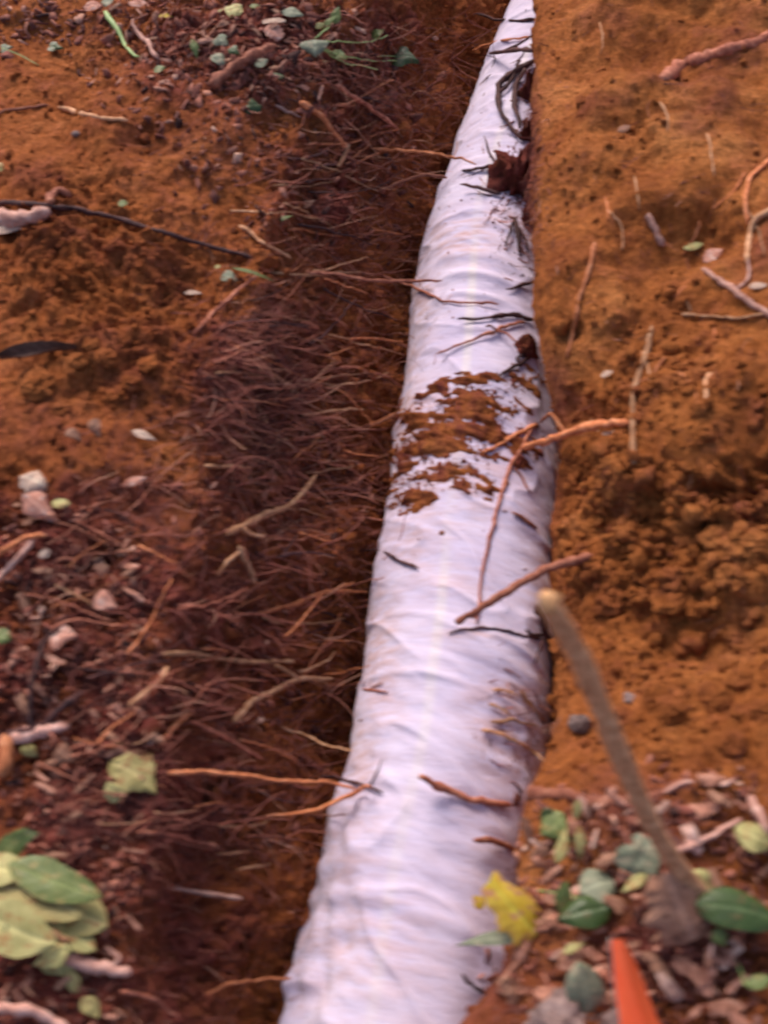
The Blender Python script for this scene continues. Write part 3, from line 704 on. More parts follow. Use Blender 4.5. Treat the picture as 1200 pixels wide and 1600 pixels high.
R([(1055, 1330), (1090, 1318), (1130, 1295), (1160, 1280)], 14, 12, ROOT_PALE, 'pale pinkish stick in the litter right of the leaning stick', 'drape', .01)
R([(1172, 1245), (1185, 1275), (1200, 1305)], 15, 15, ROOT_PALE, 'short pale stick at the right edge above the litter', 'drape', .01)
R([(1040, 1240), (1065, 1222), (1085, 1222)], 11, 9, ROOT_PALE, 'short pale twig on the thick buried root', 'drape', .01)
# over the pipe, upper reach
R([(835, 30), (800, 32), (772, 32), (745, 22)], 7, 4, ROOT_DARK, 'topmost thin dark root crossing the far end of the pipe', 'span', .01, l0=0, l1=.03)
R([(832, 80), (800, 78), (785, 82), (765, 83)], 10, 8, ROOT_DARK, 'thick black root with orange tip crossing the far pipe', 'span', .012, l0=0, l1=.04, branches=[([(800, 78), (818, 70), (830, 55)], 5, 3)])
R([(830, 60), (790, 66), (755, 73), (738, 79)], 4, 4, ROOT_ORANGE, 'hair-thin root just above the thick black root', 'span', .01, l0=0, l1=.04)
R([(832, 95), (800, 112), (783, 130), (778, 150), (790, 180), (808, 208), (815, 218)], 12, 8, ROOT_DARK, 'looping black root hanging on the right side of the far pipe', 'drape', .02, branches=[([(800, 110), (820, 100), (834, 98)], 6, 5), ([(783, 150), (800, 130), (812, 95)], 6, 4)])
R([(822, 110), (806, 135), (803, 160), (812, 200)], 10, 9, ROOT_DARK, 'dark root strand between the black loop and the bank', 'drape', .025)
R([(782, 260), (750, 262), (720, 267), (695, 268)], 7, 4, ROOT_DARK, 'wavy dark root reaching left from the hanging clump', 'span', .012, l0=.01, l1=.03)
R([(782, 305), (760, 300), (740, 292), (720, 288)], 8, 5, ROOT_DARK, 'second dark root reaching left just below the wavy one', 'span', .012, l0=.01, l1=.04)
R([(785, 262), (768, 248), (760, 230), (757, 212)], 5, 3, ROOT_DARK, 'short upright rootlet above the hanging clump', 'span', .01)
R([(805, 340), (808, 365), (812, 395)], 10, 6, ROOT_DARK, 'dark roots trailing down below the hanging clump', 'drape', .015, branches=[([(807, 350), (820, 370), (824, 395)], 6, 3), ([(805, 345), (795, 370), (790, 385)], 4, 3)])
R([(832, 500), (800, 492), (770, 498), (745, 500), (715, 497)], 9, 5, ROOT_DARK, 'wavy dark root across the pipe above the folded fabric ridge', 'span', .01, l0=0, l1=.02)
R([(820, 503), (780, 515), (735, 530), (682, 553)], 7, 4, ROOT_RED, 'slanting reddish root under the wavy dark root', 'span', .01, l0=.01, l1=.03, branches=[([(780, 515), (768, 508), (760, 510)], 4, 3), ([(782, 515), (800, 522), (808, 535)], 4, 3)])
R([(832, 440), (810, 447), (790, 452)], 8, 4, ROOT_DARK, 'short dark root tip at the right edge of the pipe above the wavy root', 'span', .01, l0=0)
R([(780, 475), (740, 475), (690, 468), (650, 450), (590, 430)], 4, 6, ROOT_RED, 'fine red root reaching over the pipe from the left wall', 'span', .01, l0=.01, l1=.0)
R([(690, 440), (650, 437), (600, 435), (540, 428), (480, 425)], 5, 7, ROOT_RED, 'thin straight red root coming level from the left wall onto the pipe', 'span', .01, l0=.03, l1=0)
R([(745, 258), (720, 247), (690, 246), (640, 238), (580, 232)], 4, 7, ROOT_ORANGE, 'long thin orange root from the left wall touching the far pipe', 'span', .01, l0=.02, l1=0)
R([(700, 278), (670, 272), (640, 280), (590, 300)], 5, 6, ROOT_RED, 'red root arching just left of the far pipe', 'span', .01, l0=.03, l1=0)
R([(826, 560), (812, 572), (795, 580), (780, 588)], 8, 6, ROOT_DARK, 'dark forked root below the small soil clump on the right lip', 'span', .008, branches=[([(812, 570), (805, 560), (822, 552)], 5, 4)])
R([(640, 530), (590, 527), (540, 530)], 5, 5, ROOT_ORANGE, 'thin orange root ending at the left flank above the fabric ridge', 'span', .01)
R([(655, 886), (630, 878), (610, 865), (570, 860)], 5, 6, ROOT_DARK, 'thin dark root from the left wall lying on the pipe edge', 'span', .008, l0=.004)
R([(605, 1083), (580, 1078), (560, 1078), (548, 1076)], 5, 4, ROOT_RED, 'wispy reddish rootlet on the left flank of the pipe', 'drape', .006, branches=[([(575, 1078), (590, 1068), (598, 1066)], 3, 2)])
R([(598, 1237), (575, 1226), (545, 1218), (500, 1212)], 5, 7, ROOT_DARK, 'dark rootlet curling onto the pipe from the lower left wall', 'span', .008, l0=.006, branches=[([(575, 1226), (590, 1212), (596, 1186)], 3, 2)])
R([(838, 825), (820, 812), (800, 800)], 9, 6, ROOT_RED, 'short reddish root on the right shoulder of the pipe above the thick straight root', 'drape', .006)
R([(830, 770), (815, 740), (800, 730)], 5, 4, ROOT_RED, 'thin reddish root on the right shoulder of the pipe below the spilled soil', 'drape', .005)
for (a, b_), wh in zip((((770, 1078), (815, 1090)), ((765, 1100), (800, 1120)), ((768, 1128), (840, 1135)), ((752, 1140), (830, 1170)), ((790, 1150), (850, 1190)), ((815, 1080), (850, 1130))), ('topmost left', 'second highest', 'level middle', 'longest, lower left', 'lowest', 'steep rightmost')):
    R([a, ((a[0]+b_[0])/2, (a[1]+b_[1])/2-6), b_], 7, 4, ROOT_TAN, wh+' tan root shred of the frayed patch low on the pipe flank', 'drape', .007, group='tan root shreds on the pipe flank')
# the left side
R([(-15, 318), (60, 318), (120, 326), (200, 345), (280, 372), (340, 388), (395, 403)], 11, 7, ROOT_DARK, 'long slender dark twig lying across the left bank from the left edge', 'drape', .012, wig=1)
R([(75, 320), (80, 300), (95, 292), (112, 308)], 16, 8, ROOT_RED, 'knobbly reddish root stub hooked over the long dark twig', 'drape', .014)
R([(-10, 345), (25, 345), (50, 340), (78, 330)], 34, 20, ROOT_PALE, 'pale broken branch end at the left edge under the long dark twig', 'drape', .01)
R([(-10, 178), (40, 172), (78, 165)], 6, 5, ROOT_RED, 'thin straight reddish root left of the hollow near the top left', 'drape', .006)
R([(92, 168), (120, 175), (160, 186), (200, 188)], 9, 7, ROOT_TAN, 'tan root running right from the hollow near the top left', 'drape', .006)
R([(165, 20), (185, 50), (200, 75), (218, 90)], 10, 6, STEM_G, 'yellowish green plant stem at the top left', 'drape', .02, cat='stem', name='plant_stem')
R([(205, 30), (212, 55), (235, 75), (248, 92)], 8, 11, ROOT_PALE, 'pale pinkish stem curving down beside the yellowish green one at the top left', 'drape', .02, cat='stem', name='plant_stem')
R([(330, 135), (360, 110), (400, 85), (430, 72)], 18, 13, ROOT_RED, 'thick dark twig half hidden in the ivy litter at the top', 'drape', .01)
R([(470, 160), (500, 180), (520, 205), (543, 235)], 12, 9, ROOT_ORANGE, 'curved orange brown root hanging at the brink of the left wall', 'span', .01, l0=.02, l1=.03, wig=.8)
R([(522, 132), (550, 150), (590, 180), (620, 200)], 10, 7, ROOT_RED, 'reddish root with pale tip sloping down the far left wall', 'span', .01, l0=.02)
R([(425, 164), (445, 172), (470, 183)], 8, 5, ROOT_PALE, 'short pale twig with green tip near the small ivy leaf', 'drape', .008)
R([(545, 225), (535, 245), (528, 260)], 8, 6, ROOT_TAN, 'short tan root below the curved orange brown root', 'drape', .01)
R([(360, 328), (385, 328), (413, 331)], 5, 4, ROOT_TAN, 'tiny straw-coloured straight twig on the left bank', 'drape', .008)
R([(372, 352), (400, 370), (430, 390), (455, 405)], 8, 6, ROOT_TAN, 'tan twig sloping right below the tiny straw-coloured one', 'drape', .012)
R([(300, 525), (345, 478), (375, 450), (402, 430)], 8, 8, ROOT_RED, 'long straight thin root slanting up the left bank', 'drape', .012, wig=.7)
R([(420, 425), (470, 430), (520, 428), (565, 425)], 6, 6, ROOT_TAN, 'level tan root on the left wall by the green blade', 'span', .01)
R([(355, 615), (395, 603), (430, 608), (470, 605)], 7, 5, ROOT_RED, 'wavy reddish root in the middle of the left wall', 'span', .012)
R([(470, 648), (510, 643), (568, 640)], 6, 6, ROOT_TAN, 'straight tan root level in the middle of the left wall', 'span', .015)
R([(440, 688), (480, 682), (515, 672), (530, 665)], 9, 6, ROOT_RED, 'root with a bright orange broken tip in the left wall', 'span', .02, branches=[([(505, 675), (515, 670), (524, 668)], 9, 7)])
R([(320, 728), (350, 728), (395, 730)], 7, 5, ROOT_TAN, 'short level root below the purple-brown tangle', 'span', .015)
R([(355, 835), (400, 812), (455, 790), (480, 765), (494, 742)], 13, 9, ROOT_TAN, 'stout tan root curving up and out of the left wall', 'span', .02, l0=.0, l1=.05, wig=.9, branches=[([(400, 812), (440, 798), (455, 790)], 8, 6), ([(372, 825), (395, 838), (412, 838)], 9, 5)])
R([(372, 855), (385, 880), (400, 912)], 11, 12, ROOT_TAN, 'short tan root dangling below the stout tan root', 'span', .03, l1=.04, branches=[([(370, 856), (350, 880), (340, 900)], 7, 5)])
R([(400, 960), (440, 950), (500, 930), (553, 910)], 8, 7, ROOT_ORANGE, 'orange root slanting right across the lower left wall', 'span', .01, l0=.0, l1=.06, branches=[([(490, 933), (530, 925), (572, 926)], 7, 5), ([(488, 945), (470, 970), (445, 995)], 5, 3)])
R([(255, 1022), (310, 1022), (350, 1032), (400, 1036), (460, 1034)], 10, 8, ROOT_TAN, 'long level tan root in the lower left tangle', 'drape', .02, wig=1)
R([(360, 965), (390, 958), (430, 970), (480, 978)], 6, 6, ROOT_RED, 'wavy root above the long level tan root', 'drape', .02)
R([(200, 1105), (230, 1080), (250, 1060), (262, 1042)], 9, 8, ROOT_TAN, 'tan root curving up left of the lower tangle centre', 'drape', .02)
R([(365, 1128), (395, 1100), (430, 1085), (450, 1070), (485, 1060), (520, 1060)], 12, 7, ROOT_TAN, 'forked tan root rising right in the lower left tangle', 'span', .02, l0=0, l1=.05, branches=[([(448, 1072), (440, 1055), (432, 1040)], 8, 6)])
R([(265, 1085), (300, 1090), (330, 1102), (365, 1108)], 7, 7, ROOT_RED, 'reddish root level beneath the long tan root', 'drape', .015)
R([(250, 1165), (275, 1130), (297, 1115)], 10, 9, ROOT_ORANGE, 'short orange root pointing up right in the tangle', 'drape', .02)
R([(300, 1130), (330, 1140), (370, 1165), (410, 1185)], 9, 6, ROOT_RED, 'reddish root sloping down right from the short orange one', 'drape', .02)
R([(265, 1207), (320, 1203), (380, 1210), (440, 1220), (510, 1224), (560, 1236)], 9, 5, ROOT_ORANGE, 'long orange root reaching from the left litter almost to the lower pipe', 'span', .01, l0=.02, l1=.02, wig=1, branches=[([(475, 1222), (450, 1260), (415, 1275)], 7, 4), ([(510, 1224), (545, 1222), (580, 1230)], 6, 3)])
R([(340, 1290), (380, 1292), (410, 1290), (425, 1275)], 7, 6, ROOT_TAN, 'thin curved root under the long orange root', 'span', .015)
R([(215, 1300), (255, 1300), (285, 1308), (340, 1322)], 10, 6, ROOT_RED, 'reddish root sloping above the dark hollow at the lower left', 'drape', .02, branches=[([(255, 1300), (275, 1290), (290, 1288)], 6, 4)])
R([(270, 1388), (320, 1396), (378, 1404)], 9, 10, ROOT_PALE, 'straight pale stick poking out over the dark lower left hollow', 'span', .02, l0=.0, l1=.08, wig=.3)
R([(340, 1335), (370, 1333), (392, 1330)], 6, 6, ROOT_TAN, 'short thin root in the shade above the pale stick', 'span', .02)
R([(370, 1358), (395, 1352), (422, 1350)], 5, 5, ROOT_TAN, 'thin tan root tip in the shade close to the pipe', 'span', .03)
R([(320, 1555), (350, 1540), (400, 1532), (455, 1528)], 7, 5, ROOT_ORANGE, 'long thin orange root at the bottom pointing at the pipe', 'span', .02, l0=0, l1=.03)
R([(-10, 1160), (30, 1145), (60, 1138), (90, 1108), (130, 1080)], 16, 9, ROOT_DARK, 'dark forked twig at the left edge above the leafy branch', 'drape', .03, branches=[([(50, 1140), (52, 1090), (60, 1040), (70, 1000), (95, 985)], 9, 6)])
R([(20, 1155), (55, 1145), (105, 1135)], 24, 16, ROOT_PALE, 'pale broken stick end beside the dark forked twig', 'drape', .03)
R([(8, 1150), (8, 1180), (2, 1215)], 24, 22, ROOT_ORANGE, 'upright orange brown stick at the left edge', 'drape', .035)
R([(-8, 910), (15, 885), (40, 855), (55, 840)], 12, 11, ROOT_PALE, 'pale grey-pink stick at the left edge below the curled pink leaf', 'drape', .03)
R([(-8, 870), (15, 850), (40, 835), (70, 838)], 12, 9, ROOT_ORANGE, 'bright orange twig at the left edge over the pale stick', 'drape', .035)
R([(105, 1495), (150, 1510), (185, 1515), (205, 1520)], 26, 18, ROOT_PALE, 'pale brown woody stub below the leafy branch', 'drape', .02, branches=[([(175, 1512), (190, 1495), (165, 1480)], 10, 7)])
R([(-10, 1575), (40, 1578), (80, 1592), (110, 1610)], 16, 14, ROOT_PALE, 'pale twig at the bottom left corner', 'drape', .02)
R([(190, 1550), (240, 1560), (280, 1590)], 9, 6, ROOT_RED, 'reddish twig at the bottom left', 'drape', .02)
R([(110, 1170), (150, 1162), (200, 1170)], 8, 5, ROOT_RED, 'short arched reddish root above the crumpled yellow-green leaf', 'drape', .02)

# ------------------------------------------------------------------ leaves
def leaf_geo(base, tip, wm, nrm, shape='oval', curl=.2, fold=.15, bend=.1, seed=0, ragged=0.):
    """leaf blade from base to tip (world), wm = full width in metres"""
    r = np.random.default_rng(seed); base = np.array(base); tip = np.array(tip)
    ax = tip-base; L = np.linalg.norm(ax); ax /= L
    nn = np.array(nrm, float); nn -= nn.dot(ax)*ax; nn /= np.linalg.norm(nn)
    sd_ = np.cross(ax, nn)
    nu, nv = 25, 13
    u = np.linspace(0, 1, nu); v = np.linspace(-1, 1, nv)
    if shape == 'oval': pr = np.sin(math.pi*u**.85)**.75
    elif shape == 'lance': pr = np.sin(math.pi*u**.75)**1.1
    elif shape == 'ivy': pr = np.interp(u, [0, .04, .18, .3, .42, .6, .8, 1], [.15, .7, 1.0, .95, .62, .55, .3, 0])
    elif shape == 'chip': pr = np.interp(u, [0, .08, .5, .9, 1], [.55, .85, 1, .8, .35])*(1+.12*r.normal(size=nu))
    elif shape == 'trap': pr = np.interp(u, [0, .1, .5, .9, 1], [.5, .75, 1, 1, .7])
    elif shape == 'heart': pr = np.interp(u, [0, .05, .25, .5, .75, 1], [.35, .85, 1, .82, .42, 0])
    pr = np.clip(pr, 0.01, None)
    prr = pr*(1+ragged*2.0*vnoise(np.stack([u*6, u*0+seed, u*0], 1), seed)+ragged*.6*r.normal(size=nu)+.04*np.sin(u*9+seed)); prl = pr*(1+ragged*2.0*vnoise(np.stack([u*6, u*0+seed+9, u*0], 1), seed+2)+ragged*.6*r.normal(size=nu)+.05*np.sin(u*7+seed*2))
    pl_ = pr*(1+.08*r.normal()); 
    Uu, Vv = np.meshgrid(u, v, indexing='ij')
    half = (wm/2)*np.where(Vv > 0, prr[:, None], prl[:, None])*Vv+wm*.10*math.sin(seed*2.3)*np.sin(math.pi*Uu)
    lx = Uu*L
    if shape == 'ivy': lx = lx-(np.abs(Vv)**2)*L*.14*np.exp(-((Uu-.1)/.15)**2)+(np.abs(Vv)**3)*.10*L*np.exp(-((Uu-.3)/.15)**2)
    z = -curl*wm*(Vv**2)*.5+fold*wm*np.abs(Vv)*pr[:, None]*.5+bend*L*np.sin(math.pi*Uu)
    z = z+min(wm, .03)*.05*(vnoise(np.stack([Uu.ravel()*4+seed, Vv.ravel()*2, Uu.ravel()*0], 1), seed+3).reshape(Uu.shape))*(1+ragged*4)
    Pp = base+lx[..., None]*ax+half[..., None]*sd_+z[..., None]*nn
    vein = np.exp(-(Vv/.09)**2)+.5*np.exp(-(((Uu*7+np.abs(Vv)*1.6) % 1-.5)/.09)**2)*(np.abs(Vv) < .85)
    edge = np.clip(np.abs(Vv)**4+sstep(.85, 1, Uu), 0, 1)
    V = Pp.reshape(-1, 3); th_ = .0005
    V2 = V-nn*th_
    f = gridfaces(nu, nv); nvtx = len(V)
    return np.concatenate([V, V2]), np.concatenate([f, f[:, ::-1]+nvtx]), np.tile(vein.ravel(), 2), np.tile(edge.ravel(), 2)
_ls = [0]
def leaf(bpx, tpx, wpx, mat, label, shape='oval', lift=.012, tiplift=None, cat='leaf', name='leaf', parent=None, group=None, curl=.2, fold=.12, bend=.06, ragged=0., tilt=(0, 0), petiole=None, stem_mat=None, ref=None):
    _ls[0] += 1; s = _ls[0]
    mid = ((bpx[0]+tpx[0])/2, (bpx[1]+tpx[1])/2); t, n = depth(*(ref or mid))
    tl = lift if tiplift is None else tiplift
    base = CAM+ray(*bpx)*(t-lift); tip = CAM+ray(*tpx)*(t-tl)
    view = -ray(*mid); view /= np.linalg.norm(view)
    nn = view*.45+np.array([0, .25, .8])+RT*tilt[0]+UP*tilt[1]
    V, Fc, ve, ed = leaf_geo(base, tip, wpx/F*t, nn, shape, curl, fold, bend, s, ragged)
    kw = {'vein': ve, 'edge': ed}
    if parent is None and petiole is None:
        return mesh_np(name, V, Fc, mat, kw, label=label, cat=cat, group=group)
    if parent is not None:
        o = mesh_np(name, V, Fc, mat, kw, label=label); adopt(o, parent); return o
    e = empty(name, base, label, cat, group)
    adopt(mesh_np('blade', V, Fc, mat, kw), e)
    q = resample(np.array([petiole[0], petiole[1] if len(petiole) > 2 else ((petiole[0][0]+bpx[0])/2, (petiole[0][1]+bpx[1])/2-3), bpx], float), 10)
    d0 = depth(*petiole[0])[0]-.003
    pp = np.array([CAM+ray(a, b_)*(d0+(t-lift-d0)*k) for (a, b_), k in zip(q, np.linspace(0, 1, 10))])
    adopt(tube('petiole', pp, .0012, stem_mat or STEM_G, 6, 0), e)
    return e
# laurel branch, bottom left
lb = empty('leafy_branch', at(5, 1420), 'leafy cut branch with broad pale olive and green leaves at the lower left edge', 'branch')
for (b0, t0, w0, mt_, sh, lf, tl, cu, fo, ti) in [
    ((-8, 1345), (42, 1292), 40, L_MID, 'lance', .05, .06, .2, .3, (.3, .2)),
    ((8, 1330), (62, 1300), 34, L_GREEN, 'lance', .04, .045, .3, .1, (0, .2)),
    ((14, 1348), (160, 1402), 60, L_MID, 'oval', .045, .05, .7, .05, (-.1, .2)),
    ((-30, 1348), (44, 1366), 52, L_YG, 'oval', .055, .06, .2, .05, (0, .1)),
    ((-20, 1384), (128, 1432), 74, L_TAN, 'oval', .04, .045, .2, .02, (0, .1)),
    ((-30, 1420), (88, 1474), 76, L_YG, 'oval', .055, .05, .2, .05, (0, -.1)),
    ((92, 1418), (168, 1448), 66, L_TAN, 'oval', .028, .03, .3, .05, (.1, .1)),
    ((78, 1440), (150, 1486), 44, L_YG, 'oval', .03, .03, .3, .05, (.2, .2)),
    ((98, 1470), (92, 1524), 50, L_YG, 'trap', .02, .02, .2, .1, (0, 0)),
    ((108, 1480), (50, 1508), 34, L_YG, 'lance', .03, .03, .2, .1, (0, 0)),
    ((-30, 1462), (12, 1448), 50, L_GREEN, 'oval', .05, .05, .2, .1, (0, 0)),
    ((110, 1518), (122, 1556), 22, L_TAN, 'lance', .015, .015, .2, .1, (0, 0)),
    ((128, 1560), (155, 1592), 26, L_TAN, 'lance', .012, .012, .2, .1, (0, 0))]:
    leaf(b0, t0, w0, mt_, None, sh, lf, tl, parent=lb, curl=.10, fold=.16, bend=.0, tilt=(ti[0]*2.2, ti[1]*1.5), ragged=.035)
pp = px_path([(-40, 1385), (0, 1400), (50, 1440), (105, 1470)], .04, 'drape', seed=901)
adopt(tube('twig', pp, .004, ROOT_TAN, 8), lb)
# leaves, one by one
LF = leaf
LF((765, 1375), (838, 1460), 66, L_YEL, 'ragged bright yellow leaf overhanging the right side of the lower pipe', 'trap', .02, .012, ragged=.08, curl=.2, tilt=(0, .2), ref=(852, 1425))
LF((958, 1415), (872, 1436), 50, L_GREEN, 'dark glossy green leaf in front of the grey-green one near the flag', 'oval', .04, .045, curl=.4, fold=.2, petiole=[(820, 1388), (870, 1392)])
LF((905, 1395), (965, 1378), 56, L_GREY, 'dull grey-green leaf above the dark glossy green leaf', 'oval', .03, .03, tilt=(.1, .2))
LF((885, 1378), (880, 1440), 26, L_MID, 'narrow upright green leaf left of the dark glossy one', 'lance', .05, .04)
LF((905, 1506), (916, 1596), 56, L_GREY, 'grey-green leaf pointing down just left of the orange flag', 'oval', .03, .02, ragged=.05)
LF((1086, 1410), (1225, 1440), 66, L_GREEN, 'large glossy dark green leaf at the right edge below the leaning stick', 'oval', .045, .05, curl=.3, fold=.15, tilt=(0, .2))
LF((1120, 1450), (1135, 1480), 26, L_MID, 'small green leaf tip under the large glossy leaf', 'lance', .03, .03)
LF((1012, 1310), (985, 1365), 62, L_GREY, 'pale mint green leaf fragment left of the leaning stick', 'trap', .03, .025, ragged=.1, curl=.1)
LF((1040, 1365), (1085, 1470), 88, L_BROWN, 'large dry brown leaf at the foot of the leaning stick', 'trap', .035, .03, ragged=.12, curl=.5)
LF((1150, 1295), (1210, 1320), 46, L_YG, 'pale olive leaf at the right edge beside the short pale stick', 'oval', .03, .03)
LF((880, 1270), (845, 1305), 44, L_MID, 'green leaf scrap near the top of the litter beside the pipe', 'oval', .03, .03)
LF((860, 1262), (850, 1292), 20, L_GREEN, 'tiny dark green leaf beside the lip above the litter', 'oval', .035, .03)
LF((905, 1250), (898, 1285), 14, L_YG, 'slim yellowish leaf standing above the green scraps', 'lance', .05, .04)
LF((905, 1290), (906, 1345), 16, L_YG, 'slim yellow-green upright blade left of the pale mint leaf', 'lance', .04, .04)
LF((870, 1350), (885, 1290), 18, L_YG, 'second yellow-green blade leaning left near the green scraps', 'lance', .04, .03)
LF((1010, 1365), (970, 1395), 18, L_YG, 'thin bright yellow-green leaf edge below the pale mint leaf', 'lance', .04, .04)
LF((1080, 1365), (1115, 1395), 40, L_YG, 'yellow-green leaf half under the large dry brown leaf', 'oval', .025, .02)
LF((825, 1462), (710, 1478), 22, L_GREY, 'long narrow grey-green leaf lying over the lower right pipe edge', 'lance', .01, .004, ref=(838, 1468))
LF((880, 1490), (915, 1472), 14, L_YG, 'small curled yellow leaf strip above the grey-green leaf by the flag', 'lance', .03, .03)
LF((1165, 1540), (1210, 1525), 22, L_MID, 'green leaf tip at the bottom right edge', 'lance', .04, .04, petiole=[(1150, 1500)])
LF((755, 1420), (740, 1400), 18, L_YEL, 'tiny yellow leaf piece at the pipe end of the ragged yellow leaf', 'oval', .09, .09)
LF((172, 1190), (245, 1240), 64, L_TAN, 'crumpled pale yellow-green leaf lying on the left litter', 'lance', .012, .012, ragged=.14, curl=.1, fold=.1, bend=0)
LF((182, 1255), (168, 1222), 26, L_YG, 'small yellow-green leaf piece under the crumpled one', 'oval', .02, .02)
LF((32, 1168), (62, 1180), 20, L_YG, 'small olive leaf scrap beside the pale broken stick end', 'oval', .02, .02)
LF((-12, 990), (16, 1000), 28, L_MID, 'green leaf tip at the left edge above the dark forked twig', 'oval', .03, .03)
LF((80, 785), (110, 786), 18, L_YG, 'small light green leaf beside the curled pink leaf', 'oval', .02, .02)
LF((30, 745), (70, 760), 42, L_PALE, 'bleached pale curled leaf at the left edge', 'oval', .02, .025, curl=.5, ragged=.1)
LF((35, 770), (90, 815), 40, L_PINK, 'curled pinkish leaf below the bleached one at the left edge', 'lance', .025, .02, curl=.5, ragged=.1)
LF((150, 930), (185, 950), 34, L_PINK, 'small pinkish triangular leaf in the left litter', 'heart', .03, .03)
LF((78, 1000), (122, 992), 40, L_PINK, 'pinkish dry leaf left of the tan curving root', 'heart', .03, .03, ragged=.1)
LF((90, 1170), (118, 1188), 30, L_BROWN, 'brown dry leaf near the dark forked twig', 'heart', .03, .02)
LF((65, 860), (75, 870), 20, L_PALE, 'small bleached leaf fragment by the bright orange twig', 'oval', .03, .03)
LF((-15, 362), (38, 356), 22, L_PALE, 'cream coloured flat wood sliver at the left edge under the broken branch', 'lance', .02, .02, name='wood_sliver', cat='wood sliver')
LF((-10, 255), (5, 268), 24, L_YG, 'yellow leaf tip at the left edge high above the broken branch', 'oval', .01, .01)
LF((0, 562), (122, 545), 26, L_DARKR, 'long dark curled leaf strip lying on the orange left bank', 'lance', .012, .014, curl=-.9, ragged=.05, bend=.02)
LF((30, 553), (52, 548), 10, L_PALE, 'small cream chip on the dark curled strip', 'oval', .02, .02)
LF((145, 655), (158, 685), 20, L_BROWN, 'small brown leaf on the left bank above the pink leaves', 'heart', .015, .015)
LF((105, 672), (128, 690), 18, L_BROWN, 'tiny brown leaf at the left of the brown leaf pair', 'heart', .015, .01)
LF((192, 758), (230, 745), 16, L_PINK, 'small pinkish pointed leaf lying above the litter edge', 'lance', .015, .015)
LF((205, 672), (245, 688), 14, L_ORANGE if False else L_PALE, 'narrow pale leaf sliver left of the purple-brown root tangle', 'lance', .015, .015)
LF((285, 458), (320, 459), 9, L_PALE, 'white flat sliver in the dark hollow of the left bank', 'lance', .01, .01, name='wood_sliver', cat='wood sliver')
LF((184, 318), (200, 316), 14, L_MID, 'tiny green leaf just above the long dark twig', 'oval', .015, .015)
LF((348, 428), (372, 438), 24, L_GREY, 'small green ivy leaf above the dark hollow of the left bank', 'heart', .015, .015)
LF((335, 418), (345, 416), 8, L_YG, 'tiny yellow-green leaf dot beside that small ivy leaf', 'oval', .015, .015)
LF((425, 348), (458, 336), 9, L_MID, 'short bright green blade at the brink of the left wall', 'lance', .015, .015)
LF((362, 418), (430, 440), 7, L_MID, 'long thin green blade across the brink of the left wall', 'lance', .015, .015)
LF((470, 325), (492, 312), 14, L_BROWN, 'small orange brown leaf just right of the bright green blade', 'lance', .015, .015)
LF((1068, 388), (1100, 380), 16, L_YG, 'small yellow-green leaf scrap on the right bank', 'oval', .01, .012)
LF((1100, 410), (1130, 388), 22, L_PINK, 'curled pinkish leaf next to the green scrap on the right bank', 'oval', .01, .014)
LF((1170, 448), (1200, 444), 14, L_PALE, 'cream leaf scrap at the right edge', 'oval', .01, .01)
LF((942, 680), (970, 676), 14, L_PALE, 'cream coloured chip below the pale orange root', 'chip', .01, .01, name='wood_chip', cat='wood chip')
LF((940, 588), (958, 580), 10, L_PALE, 'tiny pale chip on the right bank above the pale orange root', 'chip', .008, .008, name='wood_chip', cat='wood chip')
LF((965, 205), (985, 195), 14, L_BROWN, 'tiny tan leaf high on the right bank', 'oval', .008, .008)
# ivy across the top
iv = empty('ivy_vine', at(490, 70), 'green ivy vine with one pale leaf and thin stems trailing at the top', 'vine')
for pl in ([(500, 66), (540, 68), (570, 68), (605, 55)], [(500, 72), (540, 88), (580, 94), (620, 95)], [(492, 60), (510, 40), (528, 18)], [(505, 78), (545, 100), (590, 108)]):
    adopt(tube('stem', px_path(pl, .03, 'span', seed=len(pl)+int(pl[-1][0])), .0016, STEM_G, 6, 0), iv)
LFi = [((490, 62), (492, 88), 46, L_GREY, 'heart'), ((522, 40), (530, 8), 16, L_MID, 'lance'), ((500, 45), (497, 35), 14, L_YG, 'oval'), ((505, 50), (520, 25), 14, L_MID, 'lance'), ((580, 60), (600, 45), 18, L_MID, 'lance'), ((520, 78), (542, 92), 16, L_MID, 'oval')]
for b0, t0, w0, mt_, sh in LFi: leaf(b0, t0, w0, mt_, None, sh, .035, .04, parent=iv)
LF((618, 88), (655, 96), 44, L_GREEN, 'dark green ivy leaf at the end of its stem in the far left wall', 'ivy', .05, .05, petiole=[(575, 92), (600, 90)])
LF((395, 175), (392, 152), 26, L_GREEN, 'dark green ivy leaf alone in the middle of the top left litter', 'ivy', .02, .02)
LF((340, 58), (358, 72), 26, L_GREY, 'pale green ivy leaf on the litter near the top', 'ivy', .02, .02)
LF((330, 86), (352, 100), 22, L_GREY, 'grey-green leaf just below the pale green ivy leaf', 'oval', .02, .02)
LF((362, 74), (375, 84), 20, L_GREEN, 'dark leaf right beside the pale green ivy leaf', 'ivy', .02, .02)
LF((300, 60), (308, 92), 12, L_MID, 'narrow green leaf standing left of the pale green ivy leaf', 'lance', .03, .03)
LF((240, 112), (258, 104), 14, L_MID, 'small olive green leaf below the two curved stems', 'oval', .02, .02)
LF((398, 102), (418, 92), 18, L_GREY, 'mint green leaf beside the thick dark twig', 'oval', .02, .02)
LF((417, 125), (445, 118), 18, L_GREEN, 'dark green leaf pair member right of the thick dark twig', 'oval', .02, .02)
LF((78, 72), (100, 75), 20, L_GREEN, 'dark bluish green leaf near the top left corner', 'ivy', .02, .02)
LF((2, 75), (20, 72), 20, L_GREY, 'pale ivy leaf with a trailing stem in the top left corner', 'ivy', .02, .02, petiole=[(60, 102), (35, 90)])
LF((248, 25), (270, 26), 10, L_YEL, 'bright yellow leaf scrap near the top edge', 'oval', .02, .02)
